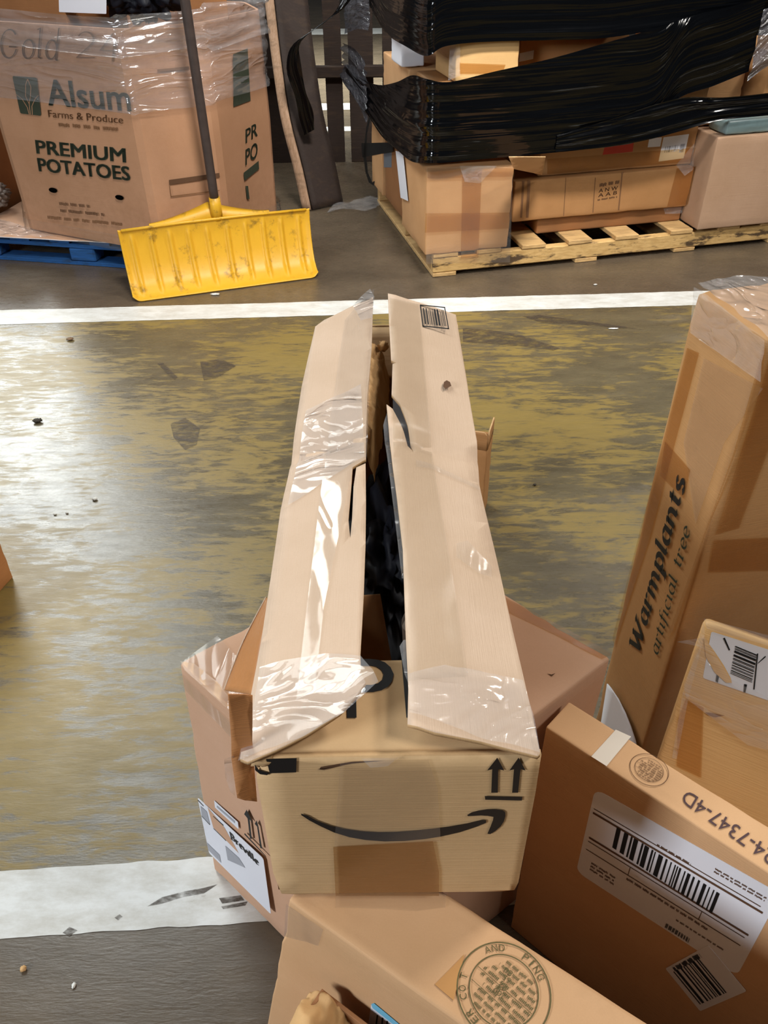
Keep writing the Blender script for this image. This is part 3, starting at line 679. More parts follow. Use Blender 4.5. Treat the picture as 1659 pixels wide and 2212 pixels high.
def side_ink(fr, polys, name, mat, parent, lift=.0012):
    s = Ink(fr.O, fr.O+fr.u, fr.O+fr.v, lift)
    for p in polys: s.poly([fr.px(*q) for q in p])
    return s.done(name, mat, parent)
side_ink(SL, [[z4(*q) for q in p] for p in ([(400, 530), (545, 660), (540, 668), (400, 540)], [(235, 525), (355, 650), (352, 660), (240, 540)], [(400, 700), (580, 875), (580, 885), (405, 712)], [(180, 300), (265, 390), (262, 397), (185, 316)])], 'label_rules', M['ink'], lb)
side_ink(SL, [[z4(*q) for q in p] for p in ([(310, 905), (490, 1080), (510, 1190), (330, 1010)], [(570, 950), (760, 1120), (850, 1260), (605, 1150)], [(220, 390), (310, 470), (355, 650), (240, 530)])], 'label_print', M['paperd'], lb)
side_ink(SL, [[z4(*q) for q in p] for p in ([(320, 410), (560, 700), (760, 1060), (575, 870), (400, 695)],)], 'torn_label_area', M['pink'], lb, .0009)
k = Ink(*fq(SL, (499, 1810), (562, 1872), (495, 1793)), lift=.0014); k.nib('Breville', (0, 0, 1, 1), .34, 20, 0, .1); k.done('lettering', M['ink'], lb)
l2 = obj('barcode_label', label_bm(*fq(SL, (465, 1744), (516, 1791), (463, 1729)), .03), M['paper'], big, False)
side_ink(SL, [[z4(*q) for q in p] for p in ([(450, 385), (700, 600), (705, 635), (455, 415)],)], 'barcode', M['paperd'], l2)
side_ink(SL, [[z4(*q) for q in p] for p in ([(872, 442), (960, 632), (915, 580), (945, 855), (918, 850), (885, 565), (836, 505)], [(1014, 593), (1045, 700), (1040, 690), (1090, 990), (1062, 980), (1018, 680), (984, 640)], [(838, 790), (1155, 1120), (1140, 1090), (845, 770)])], 'arrow_print', M['ink'], big)
BT = Frame((0, .8, .6142), (1, 0, 0), (0, 1, 0))
tape('clear_tape', BT, [(392, 1432), (470, 1375), (560, 1470), (500, 1540)], M['clear'], big, .001, .02, .0008, 3)
tape('clear_tape', SL, [(385, 1445), (500, 1560), (500, 1590), (392, 1480)], M['clear'], big, .001, .02, .0008, 4)
tape('brown_tape', BT, [(1092, 1292), (1118, 1305), (1290, 1395), (1322, 1415), (1300, 1425), (1200, 1372), (1100, 1325)], M['tape'], big, .001, .02, .0004, 5)
tape('brown_tape', BT, [(390, 1430), (420, 1435), (470, 1475), (505, 1520), (488, 1530), (400, 1450)], M['tape'], big, .0015, .02, .0004, 5)
side_ink(BT, [[(1182, 1456), (1192, 1462), (1200, 1455), (1191, 1458)]], 'nick', M['brownink'], big)

# ================================================================= LONG CARTON IN FRONT (stamp)
e = V((.82, -.572, 0)); nW = V((.572, .82, 0))
C0 = V((-.120, .474, .600)); LEN, WID = .62, .112
t0 = C0 + nW*WID
near0, near1 = C0+e*LEN, t0+e*LEN
bl = V((-.215, .545, 0)); b0 = bl; b1 = bl+nW*WID-nW*.02
lc = thing('long_stamped_carton', 'long tan cardboard carton with green round stamp, in front of arrow end', 'carton', (.05, .3, 0))
obj('body', carton_bm([b0, V((near0.x-.06, near0.y+.04, 0)), V((near1.x-.06, near1.y+.03, 0)), b1, C0, near0, near1, t0], .005, 20, .003, 2), M['tan'], lc)
LT = Frame(C0+V((0, 0, .0005)), e, nW)
def stamp(fr, c, r, a0, parent, mat, words, seed):
    """round maker's stamp: two rings, ring words, rows of small print; a0 turns it on the face"""
    o_ = fr.p(*fr.px(*c)); ca, sa = math.cos(a0), math.sin(a0); ux = fr.u*ca+fr.v*sa; uy = fr.v*ca-fr.u*sa
    if ux.cross(uy).dot(fr.n) < 0: uy = -uy
    s = Ink(o_, o_+ux*r, o_+uy*r, .0009)
    s.ring(0, 0, 1, 1, .03, .03); s.ring(0, 0, .74, .74, .025, .025)
    for txt, a in words:
        w_ = .15
        for i, ch in enumerate(txt):
            if ch == ' ': continue
            th = a - i*w_*1.25; cx, cy = .87*math.cos(th), .87*math.sin(th)
            hw = .018 if ch == 'I' else .06; s.text(ch, (cx-hw, cy-.075, cx+hw, cy+.075), 0, rot=((cx, cy), th-math.pi/2))
    r2 = random.Random(seed)
    for i in range(9):
        y = .56-.14*i; x = math.sqrt(max(0, .68**2-y*y)); s.dashes((-x, y, x, y+.10), 1, seed+i, .6, .16)
    for y in (.27, -.03): x = math.sqrt(.7**2-y*y); s.rect(-x, y, x, y+.012)
    return s.done('round_stamp', mat, parent)
st = stamp(LT, (1088, 2140), .051, math.radians(172), lc, M['stampink'], [('PAPER CO', 2.0), ('T', .40), ('PING', 4.75), ('AND', 5.75)], 3)
for txt, cx_, cy_ in (('80', 1101, 2095), ('65', 1098, 2111), ('92', 1089, 2127), ('200', 1082, 2142)):
    L_ = 5*len(txt); k = Ink(*fq(LT, (cx_+L_*.8, cy_+L_*.6), (cx_-L_*.8, cy_-L_*.6), (cx_+L_*.8-6, cy_+L_*.6+10)), lift=.0012); k.text(txt, (0, 0, 1, 1), 0); k.done('lettering', M['stampink'], lc)
side_ink(LT, [[(939, 2127), (1003, 2062), (990, 2120), (980, 2162)]], 'torn_patch', M['patch'], lc, .0008)
tape('clear_tape', LT, [(725, 1925), (965, 1925), (962, 1962), (900, 1970), (840, 1966), (725, 1962)], M['flat'], lc, .0015, .015, .0006, 4)
LS = Frame(C0, e, b0-C0)
lb = obj('shipping_label', label_bm(*fq(LS, (792, 2235), (905, 2330), (803, 2167)), .03), M['paper'], lc, False)
side_ink(LS, [[(803, 2167), (809, 2165), (880, 2224), (872, 2228), (806, 2176)]], 'blue_border', M['cyan'], lb)
side_ink(LS, [[(812, 2212), (815, 2190), (818, 2192), (815, 2215)], [(824, 2220), (826, 2196), (829, 2198), (827, 2223)], [(834, 2225), (836, 2203), (839, 2205), (837, 2227)]], 'barcode', M['ink'], lb)
tape('clear_tape', LS, [(620, 1950), (700, 2005), (690, 2040), (616, 2020)], M['clear'], lc, .001, .015, .001, 8)

# ================================================================= OPEN CARTON AT THE BOTTOM EDGE
oc = thing('open_carton', 'open cardboard carton with crumpled paper at its rim beside long stamped carton', 'carton', (-.1, .33, 0))
zr0 = .47; Q0 = atz(690, 2143, zr0); ed = e.copy(); nd = V((-.572, -.82, 0))
for P, Q in ((Q0, Q0+ed*.36), (Q0, Q0+nd*.22), (Q0+ed*.36, Q0+ed*.36+nd*.22), (Q0+nd*.22, Q0+nd*.22+ed*.36)):
    d = (Q-P).normalized(); bm = bmesh.new(); n_ = V((-d.y, d.x, 0)); axbox(bm, V((P.x, P.y, 0)), V((Q.x-P.x, Q.y-P.y, 0)), n_*.005, V((0, 0, zr0))); obj('side_wall', bm, M['brown'], oc, False)
bm = bmesh.new(); axbox(bm, V((Q0.x, Q0.y, 0)), ed*.36, nd*.22, V((0, 0, .01))); obj('base_panel', bm, M['inner'], oc, False)
kp = thing('kraft_paper_wad', 'wad of crumpled kraft paper rising from open carton at bottom of scene', 'paper', tuple(Q0-Z*.1))
cc = atz(640, 2205, zr0)
bm = bmesh.new(); rows = []
for i in range(61):
    r_ = []
    for j in range(45):
        a, b = i/60, j/44; p = Q0.lerp(Q0+nd*.20, a)+ed*(-.012+.075*b) + Z*(.012-.09*(b-.35)**2*2.2-.03*a)
        q = p*30; cz = abs(noise.noise(q*.8+V((0, 7, 0))))*1.7+abs(noise.noise(q*1.9))*.7-.55
        p = p+V((noise.noise(q)*.7, noise.noise(q+V((9, 0, 0)))*.7, cz))*.016; r_.append(bm.verts.new(p))
    rows.append(r_)
for i in range(60):
    for j in range(44): bm.faces.new([rows[i][j], rows[i+1][j], rows[i+1][j+1], rows[i][j+1]])
o = obj('paper_sheet', bm, M['kraft'], kp); sm = o.modifiers.new('thick', 'SOLIDIFY'); sm.thickness = .0015

# ================================================================= THIN LABELLED CARTON, RIGHT
A = V((.225, .716, .6)); eR = V((.730, -.683, 0)); nR = V((.683, .730, 0))
rc = thing('thin_upright_carton', 'narrow upright carton with large white barcode label on its dark face', 'carton', (.4, .55, 0))
LR, WR = .62, .061
obj('body', carton_bm(box8(A, eR, nR, LR, WR, 0, .6), .003, 18, .002, 4), M['tan'], rc)
RF = Frame(A, eR, Z); RT = Frame(A+V((0, 0, .0004)), eR, nR)
z6 = lambda x, y: (1230+x/3.867, 1680+y/3.867)
lb = obj('shipping_label', label_bm(*fq(RF, (1245, 1882), (1592, 2108), (1286, 1703)), .07), M['paper'], rc, False)
k = Ink(*fq(RF, z6(360, 577), z6(1200, 1140), z6(400, 405)), lift=.0012); k.bars(46, (0, 0, 1, 1), 11, .62); k.done('barcode', M['ink'], lb)
L0, L1, L2 = fq(RF, (1245, 1882), (1592, 2108), (1286, 1703)); k = Ink(L0, L1, L2, .0012)
for y_, x0, x1, t_ in ((.80, .02, .95, .004), (.755, .02, .97, .010), (.475, .03, .96, .010), (.43, .03, .95, .004), (.33, .03, .95, .004)): k.rect(x0, y_-t_, x1, y_+t_)
for x in (.30, .72): k.rect(x, .33, x+.004, .43)
k.dashes((.70, .86, .97, .92), 2, 3, .5, .09); k.dashes((.40, .80, .60, .83), 1, 4, .6, .12); k.dashes((.08, .12, .28, .24), 3, 5, .5, .2); k.dashes((.30, .27, .90, .31), 1, 6, .6, .05); k.dashes((.62, .17, .92, .2), 1, 7, .6, .08)
k.done('label_print', M['brownink'], lb)
k = Ink(L0, L1, L2, .0013); k.dashes((.58, .02, .74, .08), 1, 9, .9, .1); k.done('label_word', M['ink'], lb)
l2 = obj('barcode_label', label_bm(*fq(RF, (1513, 2183), (1613, 2140), (1438, 2091)), .04, .0012), M['paper'], rc, False)
k = Ink(*fq(RF, (1513, 2183), (1613, 2140), (1438, 2091)), lift=.0018)
k.bars(20, (.10, .12, .72, .88), 21, .5, True); k.dashes((.14, .86, .80, .96), 1, 4, .9, .12); k.done('barcode', M['ink'], l2)
k = Ink(*fq(RT, (1678, 1842), (1485, 1706), (1664, 1871)), lift=.0009); k.text('24-7347-4D', (0, 0, 1, 1), 0); k.done('lettering', plain('violet_brown_ink', (78, 56, 58), .7), rc)
stamp(RT, (1402, 1663), .0255, math.radians(180), rc, M['brownink'], [], 8)
tape('white_tape', RT, [(1277, 1635), (1330, 1577), (1363, 1592), (1310, 1656)], plain('pale_silver_tape', (222, 212, 198), .35, .5, .1), rc, .0009, .01, .0002, 2)

# ================================================================= TALL CARTON, RIGHT
T0, T1 = V((.483, 1.182, 1.05)), V((.525, 1.007, 1.05))
dT = (T1-T0).normalized(); oT = V((-dT.y, dT.x, 0)).normalized()
if oT.x < 0: oT = -oT
WT = (T1-T0).length
tc = thing('tall_upright_carton', 'tall upright cardboard carton sealed in brown tape with lettering down its side', 'carton', (.7, 1.15, 0))
lo = [V((p.x, p.y, 0)) for p in (T0, T1, T1+oT*.42, T0+oT*.42)]
hi = [p+Z*1.05 for p in lo]
obj('body', carton_bm([lo[1], lo[2], lo[3], lo[0], hi[1], hi[2], hi[3], hi[0]], .006, 20, .005, 6), M['warm'], tc)
TS = Frame(T0, dT, Z); TF = Frame(T1, oT, Z); TT = Frame(T0+Z*.001, dT, oT)
z7 = lambda x, y: (1200+x/2.73, 590+y/2.73)
k = Ink(*fq(TS, (1392, 1418), (1500, 1035), (1358, 1392)), lift=.0025); k.nib('Warmplants', (0, 0, 1, 1), .28, 30, .28, .06); k.done('lettering', M['ink'], tc)
k = Ink(*fq(TS, (1428, 1418), (1502, 1140), (1405, 1404)), lift=.0025); k.nib('artificial tree', (0, 0, 1, 1), .16, 30, .28, .05); k.done('lettering', M['green'], tc)
tape('brown_tape', TS, [z7(780, 440), z7(850, 470), z7(560, 1560), z7(350, 2200), z7(340, 2150)], M['tape'], tc, .0012, .05, .0003, 1)
tape('brown_tape', TS, [z7(880, 500), z7(1230, 680), z7(1000, 1000), z7(830, 1480), z7(760, 1000)], M['flat'], tc, .0014, .05, .0003, 2)
tape('brown_tape', TS, [z7(650, 990), z7(800, 1160), z7(760, 1330), z7(620, 1190)], M['tape'], tc, .0016, .05, .0003, 3)
tape('brown_tape', TS, [z7(1240, 420), z7(1230, 640), z7(900, 1500), z7(700, 2100), z7(650, 2180), z7(1050, 1080)], M['tape'], tc, .0018, .05, .0003, 4)
tape('crinkled_film', TS, [z7(835, 80), z7(880, 100), z7(1250, 395), z7(1230, 640), z7(1000, 480), z7(810, 350)], M['crinkle'], tc, .003, .012, .0025, 5)
tape('crinkled_film', TT, [z7(835, 80), z7(1040, 35), z7(1500, 45), z7(1500, 320), z7(1250, 395), z7(1000, 200)], M['crinkle'], tc, .003, .014, .003, 6)
tape('brown_tape', TF, [z7(1260, 500), z7(1420, 600), z7(1080, 1500), z7(940, 1540)], M['tape'], tc, .0012, .05, .0003, 7)
tape('brown_tape', TF, [z7(930, 1570), z7(1600, 1540), z7(1600, 1740), z7(900, 1760)], M['tape'], tc, .0016, .05, .0003, 8)

# ================================================================= TILTED GOLD CARTON, RIGHT
UL = V((.515, .922, .6)); eo = V((.866, -.50, 0)).normalized(); LLq = V((.457, .785, .42))
do = (LLq-UL); do = (do - eo*do.dot(eo)).normalized(); no = eo.cross(do); no = no if no.dot(CAM-UL) > 0 else -no
go = thing('tilted_taped_carton', 'golden brown carton tilted against the tall carton, torn white label on top', 'carton', tuple(UL+do*.3))
fc = [UL+do*.39, UL+do*.39+eo*.34, UL+eo*.34, UL]
bk = [p-no*.10 for p in fc]
obj('body', carton_bm(bk+fc, .008, 16, .006, 9), M['gold'], go)
GF = Frame(UL, eo, do); z5 = lambda x, y: (1300+x/3.95, 1300+y/3.95)
lb = obj('shipping_label', label_bm(*fq(GF, z5(862, 650), z5(1560, 890), z5(935, 252)), .04), M['paper'], go, False)
k = Ink(*fq(GF, z5(1098, 610), z5(1282, 688), z5(1140, 375)), lift=.0015); k.bars(26, (0, 0, 1, 1), 31, .62, False); k.done('barcode', M['ink'], lb)
side_ink(GF, [[z5(*q) for q in p] for p in ([(1035, 310), (1050, 305), (1095, 410), (1085, 415)], [(1325, 440), (1335, 440), (1303, 750), (1293, 745)], [(1338, 515), (1395, 460), (1400, 470), (1330, 530)], [(980, 620), (1000, 640), (990, 690), (972, 675)], [(1215, 700), (1240, 705), (1225, 775), (1210, 770)])], 'label_print', M['ink'], lb, .0015)
side_ink(GF, [[z5(*q) for q in p] for p in ([(870, 300), (960, 420), (1040, 540), (1100, 650), (1110, 690), (1060, 690), (960, 600), (890, 470)],)], 'torn_label_area', M['gold'], lb, .0013)
tape('crinkled_film', GF, [z5(640, 340), z5(880, 300), z5(1100, 660), z5(1600, 900), z5(1600, 1300), z5(1250, 1220), z5(720, 820), z5(700, 700), z5(840, 380)], M['crinkle'], go, .004, .012, .003, 3)
tape('clear_tape', GF, [z5(720, 820), z5(870, 900), z5(850, 1500), z5(640, 1400), z5(650, 1000)], M['tape'], go, .0015, .02, .0004, 5)
tape('crinkled_film', GF, [z5(870, 140), z5(1600, 330), z5(1600, 420), z5(900, 230)], M['crinkle'], go, .004, .012, .003, 7)
side_ink(GF, [[z5(*q) for q in p] for p in ([(880, 940), (930, 945), (1050, 968), (980, 982), (910, 965)],)], 'tear', M['inner'], go, .002)
tape('worn_edge_tape', GF, [z5(870, 160), z5(880, 280), z5(740, 820), z5(640, 1340), z5(600, 1330), z5(690, 780), z5(800, 420)], M['crinkle'], go, .002, .012, .001, 8)
hc = tag(obj('support_carton', carton_bm(box8(V((.50, .62, 0)), eo, V((.5, .866, 0)), .30, .26, 0, .25), .004, 8, .002, 3), M['brown'], loc=(.6, .7, 0)), 'plain brown carton beneath the tilted golden carton', 'carton')
# white sheet leaning on the tall carton
ws = Frame(T0-oT*.012+V((0, 0, -.6)), dT, Z)
t_ = obj('white_paper_sheet', sheet([ws.px(*p) for p in ((1311, 1477), (1318, 1485), (1335, 1510), (1350, 1540), (1362, 1570), (1372, 1600), (1380, 1640), (1300, 1700), (1295, 1580))], ws, .002, .03), [M['paper'], M['paper']], loc=tuple(T0-Z*.9)); tag(t_, 'white paper sheet with curved edge leaning on the tall carton', 'paper')

# ================================================================= SMALL CARTON BEHIND, LEFT EDGE CARTON
e2 = V((.96, -.28, 0)); n2 = V((.28, .96, 0)); P = V((.298, 1.93, 0))
sc = thing('small_open_carton', 'small open carton standing behind the right flap of the long torn carton', 'carton', (.2, 2.0, 0))
O2 = P - e2*.28
obj('body', carton_bm(box8(O2, e2, n2, .28, .10, 0, .26), .004, 10, .003, 12), M['stackd'], sc)
for (a, b, tilt) in ((O2, O2+e2*.28, -.03), (P, P+n2*.1, .012)):
    u_ = (b-a).normalized(); out = V((u_.y, -u_.x, 0)); fr = Frame(a+Z*.258, u_, Z+out*.03); L = (b-a).length
    obj('upright_flap', sheet([(.004, 0), (L-.002, 0), (L-.004, .05), (L-.012, .06), (.01, .06)], fr, .004, .03), [M['stackd'], M['rim']], sc)
fr = Frame(P-e2*.002+Z*.2, n2, Z); obj('clear_tape', sheet([(.0, -.15), (.03, -.15), (.035, .11), (.0, .115)], fr, 0, .015, lambda a, b: .001+.001*noise.noise(V((a*60, b*40, 1)))), M['clear'], sc)
lx = tag(obj('side_carton', carton_bm(box8(V((-1.505, 1.42, 0)), V((.96, -.27, 0)), V((.27, .96, 0)), .36, .4, 0, .32), .005, 10, .003, 14), M['rust'], loc=(-1.35, 1.55, 0)), 'reddish brown carton just entering at the left edge on yellow floor', 'carton')

# ================================================================= POTATO BIN ON BLUE PALLET
Fp = [V((-1.93, 4.54, 0)), V((-1.815, 4.23, 0)), V((-1.063, 3.862, 0)), V((-.748, 4.03, 0)), V((-.55, 4.44, 0))]
dB = lambda a: V((math.cos(math.radians(a)), math.sin(math.radians(a)), 0))
Fp += [Fp[4]+dB(109)*.33]; Fp += [Fp[5]+dB(154)*.75]; Fp += [Fp[6]+dB(205)*.33]
ZB0, ZB1 = .142, 1.075
bn = thing('produce_bin', 'eight-sided cardboard potato bin wrapped in clear film on blue pallet', 'bin', (-1.3, 4.5, ZB0))
bm = bmesh.new(); n8 = len(Fp); ctr = sum(Fp, V())/n8
def octa(off, z):
    out = []
    for i in range(n8):
        a, b, c_ = Fp[i-1], Fp[i], Fp[(i+1) % n8]; d1 = (b-a).normalized(); d2 = (c_-b).normalized(); n_ = V((d1.y+d2.y, -d1.x-d2.x, 0)).normalized()
        k_ = off/max(.5, n_.dot(V((d1.y, -d1.x, 0)))); out += [(b+n_*k_-d1*.02+Z*z), (b+n_*k_+d2*.02+Z*z)]
    return out
rings = []
for z_, of in ((ZB0, 0), (ZB0+.25, .004), (.6, .008), (.85, .004), (ZB1, 0)): rings.append([bm.verts.new(p) for p in octa(of, z_)])
inn = [[bm.verts.new(p) for p in octa(-.012, z_)] for z_ in (ZB1, ZB0+.02)]
N = len(rings[0])
for a, b in list(zip(rings, rings[1:])) + [(rings[-1], inn[0]), (inn[0], inn[1])]:
    for i in range(N): bm.faces.new([a[i], a[(i+1) % N], b[(i+1) % N], b[i]])
bm.faces.new(inn[1]); bm.faces.new(rings[0][::-1]); bmesh.ops.recalc_face_normals(bm, faces=bm.faces)
obj('body', bm, M['bin'], bn, False)
fA = Frame(Fp[1]+Z*ZB0+V((-.44, -.9, 0))*.009, Fp[2]-Fp[1], Z)
fB = Frame(Fp[2]+Z*ZB0+(Fp[3]-Fp[2]).normalized().cross(Z)*.009, Fp[3]-Fp[2], Z); fC = Frame(Fp[3]+Z*ZB0+(Fp[4]-Fp[3]).normalized().cross(Z)*.009, Fp[4]-Fp[3], Z)
zc = lambda x, y: (x/5.027, 120+y/5.027)
def ink3(fr, a, b, c_, lift=.001): return Ink(*fq(fr, a, b, c_), lift=lift)
k = ink3(fA, zc(110, 0+545), zc(1430, 0+610), zc(60, 255)); k = ink3(fA, zc(530, 545), zc(1430, 610), zc(480, 255)); k.text('Alsum', (0, 0, 1, 1), .014); k.done('lettering', M['green'], bn)
k = ink3(fA, zc(530, 668), zc(1340, 740), zc(518, 590)); k.text('Farms & Produce', (0, 0, 1, 1), .004); k.done('lettering', M['faint'], bn)
k = ink3(fA, zc(640, 770), zc(1350, 830), zc(630, 725)); k.dashes((0, 0, 1, 1), 1, 3, .8, .16); k.done('small_print', M['faint'], bn)
k = ink3(fA, zc(398, 1065), zc(1372, 1165), zc(380, 915)); k.text('PREMIUM', (0, 0, 1, 1), .028); k.done('lettering', M['green'], bn)
k = ink3(fA, zc(425, 1258), zc(1420, 1362), zc(400, 1108)); k.text('POTATOES', (0, 0, 1, 1), .028); k.done('lettering', M['green'], bn)
k = ink3(fA, zc(205, 635), zc(465, 660), zc(135, 220)); pts = []
for cx, cy, a0 in ((.88, .06, -90), (.93, .95, 0), (.07, .95, 90), (.14, .07, 180)): pts += [(cx+.07*math.cos(math.radians(a0+30*q)), cy+.05*math.sin(math.radians(a0+30*q))) for q in range(4)]
k.poly(pts); lg = k.done('logo_print', M['green'], bn)
k = ink3(fA, zc(205, 635), zc(465, 660), zc(135, 220), .0016)
for pl in ([(.45, .02), (.42, .2), (.25, .42), (.05, .52)], [(.5, .02), (.52, .3), (.42, .5), (.5, .8), (.62, .95)], [(.58, .02), (.62, .25), (.8, .45), (.95, .55)], [(.52, .3), (.62, .5), (.7, .75), (.62, .95)]):
    for a, b in zip(pl, pl[1:]):
        k.poly([(a[0]-.014, a[1]), (b[0]-.014, b[1]), (b[0]+.014, b[1]), (a[0]+.014, a[1])])
k.done('leaf_outline', M['bin'], lg)
k = ink3(fA, zc(650, 1625), zc(1000, 1660), zc(640, 1590)); k.dashes((0, 0, 1, 1), 1, 3, .9, .25); k.done('small_print', M['brownink'], bn)
k = ink3(fA, zc(660, 1700), zc(1165, 1750), zc(652, 1665)); k.dashes((0, 0, 1, 1), 1, 4, .9, .2); k.done('small_print', M['brownink'], bn)
k = ink3(fA, zc(520, 1775), zc(1480, 1865), zc(515, 1740)); k.dashes((0, 0, 1, 1), 1, 5, .9, .12); k.done('small_print', M['faint'], bn)
for x, y in ((577, 1458), (1298, 1537)):
    k = ink3(fA, zc(x-46, y), zc(x+46, y+8), zc(x-60, y-56)); k.poly([(.5+.5*math.cos(a*math.pi/10), .5*math.sin(a*math.pi/10)+.0) for a in range(20)]); k.done('vent_hole', plain('hole_dark', (6, 6, 6), .9, 0), bn)
k = ink3(fA, (2, 128), (128, 132), (0, 58), .002); k.nib('Gold', (0, 0, 1, 1), .05, 30, .1, .05); k.done('handwriting', M['brownink'], bn)
k = ink3(fA, (165, 128), (262, 134), (160, 66), .002); k.nib('24', (0, 0, 1, 1), .05, 30, .1, .05); k.done('handwriting', M['faint'], bn)
z6c = lambda x, y: (300+x/4.607, y/4.607)
side_ink(fB, [[z6c(*q) for q in p] for p in ([(298, 1790), (800, 1720), (805, 1765), (302, 1840)],)], 'dark_band', M['brownink'], bn)
side_ink(fB, [[z6c(*q) for q in p] for p in ([(302, 1850), (310, 1850), (325, 1960), (317, 1962)], [(317, 1950), (800, 1890), (800, 1898), (318, 1962)], [(180, 690), (500, 660), (500, 690), (185, 715)])], 'faint_frame', M['faint'], bn)
side_ink(fC, [[z6c(*q) for q in p] for p in ([(935, 540), (1080, 480), (1110, 1000), (940, 1065)], [(1040, 1720), (1190, 1600), (1195, 1680), (1050, 1800)], [(1060, 1850), (1085, 1850), (1100, 1980), (1075, 1980)])], 'dark_print', M['green'], bn)
k = ink3(fC, z6c(1060, 1650), z6c(1180, 1560), z6c(1060, 1490)); k.text('PO', (0, 0, 1, 1), .02); k.done('lettering', M['green'], bn)
k = ink3(fC, z6c(1060, 1430), z6c(1180, 1350), z6c(1060, 1290)); k.text('PR', (0, 0, 1, 1), .02); k.done('lettering', M['green'], bn)
# film round the bin
def ringband(off, zlo, zhi, seed, mat, name, i0=0, i1=None, wob=.02, amp=.012):
    a = octa(off, 0); i1 = i1 or len(a)+1; a = [a[i % len(a)] for i in range(i0, i1)]; pts = []
    for p, q in zip(a, a[1:]): pts += [p.lerp(q, f/6) for f in range(6)]
    pts.append(a[-1])
    top = [p+Z*(zhi+wob*noise.noise(V((i*.11, seed, 0)))) for i, p in enumerate(pts)]; bot = [p+Z*(zlo+wob*noise.noise(V((i*.13, seed, 5)))) for i, p in enumerate(pts)]
    return obj(name, strip_bm(top, bot, 16, amp, seed), mat, bn)
ringband(.022, .76, 1.09, 3, M['wrap'], 'stretch_film', amp=.018); ringband(.032, .98, 1.13, 5, M['wrap'], 'stretch_film', wob=.03, amp=.024)
ringband(.020, .12, .20, 8, M['flat'], 'stretch_film', wob=.01, amp=.006)
bx = tag(obj('plastic_bag', crumple((-1.03, 4.20, 1.20), .21, 4, (1.05, .9, .8)), M['dark'], loc=(-1.03, 4.2, 1.1)), 'dark blue plastic bag bulging above the film at the potato bin top', 'bag')
b3 = thing('bin_top_carton', 'brown carton with white label sitting in top of potato bin', 'carton', (-1.5, 4.5, 1.0))
o3 = V((-1.75, 4.36, 0)); u3 = dB(-26); obj('body', carton_bm(box8(o3, u3, dB(64), .42, .4, .92, 1.45), .006, 10, .003, 8), M['brown'], b3)
f3 = Frame(o3+Z*1.0, u3, Z); obj('white_label', label_bm(*fq(f3, (128, 26), (230, 30), (126, -40)), .03, .001), M['paper'], b3, False)
b4 = tag(obj('bin_top_box', carton_bm(box8(V((-.87, 4.27, 0)), dB(19), dB(109), .20, .25, .92, 1.42), .006, 10, .003, 11), M['brown'], loc=(-.8, 4.4, 1)), 'plain brown carton in right end of potato bin behind the shovel handle', 'carton')
# blue pallet
pb = thing('blue_pallet', 'blue painted wooden pallet under the potato bin', 'pallet', (-1.4, 4.4, 0))
uB = dB(-12); vB = dB(78); oB = V((-2.12, 4.205, 0)); LB = 1.22; DB = 1.0
def board(name, o, ex, ey, ez, mat, parent, jit=.001): bm = bmesh.new(); axbox(bm, o, ex, ey, ez, jit); return obj(name, bm, mat, parent, False)
for j in range(3):
    board('base_board', oB+vB*(j*.45)+Z*.001, uB*LB, vB*.10, Z*.018, M['blue'], pb)
    for i in range(3): board('block', oB+uB*(i*.54)+vB*(j*.45)+Z*.019, uB*.14, vB*.10, Z*.07, M['blue'], pb)
    board('cross_board', oB+vB*(j*.45)+Z*.089, uB*LB, vB*.10, Z*.02, M['blue'], pb)
for i in range(6): board('deck_board', oB+uB*(i*.222)+Z*.109, uB*.11, vB*DB, Z*.018, M['blue'], pb)
sl = thing('slip_sheet', 'pale film-covered cardboard slip sheet between potato bin and blue pallet', 'sheet', (-1.6, 4.4, .128))
fr = Frame(oB+uB*-.02-vB*.03+Z*.133, uB, vB); obj('card', sheet([(0, 0), (.5, .012), (1.0, .03), (1.2, .05), (1.2, .95), (0, .95)], fr, .004, .06, lambda a, b: .003*noise.noise(V((a*8, b*8, 3)))), [M['pink'], M['paper']], sl)
fr2 = Frame(oB-vB*.035+Z*.138, uB, vB); obj('film_edge', sheet([(0, 0), (.35, .0), (.5, .03), (.3, .12), (.0, .25)], fr2, 0, .02, lambda a, b: .008+.012*noise.noise(V((a*18, b*18, 6)))), M['crinkle'], sl)
nb = tag(obj('neighbour_carton', carton_bm(box8(V((-2.75, 4.75, 0)), dB(-15), dB(75), .62, .5, 0, .75), .006, 10, .004, 15), M['brown'], loc=(-2.4, 4.9, 0)), 'dim brown carton at left edge behind the potato bin', 'carton')
bg_ = tag(obj('grey_bag', crumple((-2.10, 4.50, .24), .12, 9, (1, 1, .8)), plain('grey_bag_plastic', (120, 108, 100), .35, .5, .3, 9), loc=(-2.16, 4.6, .14)), 'grey plastic bag squeezed beside potato bin at left edge', 'bag')

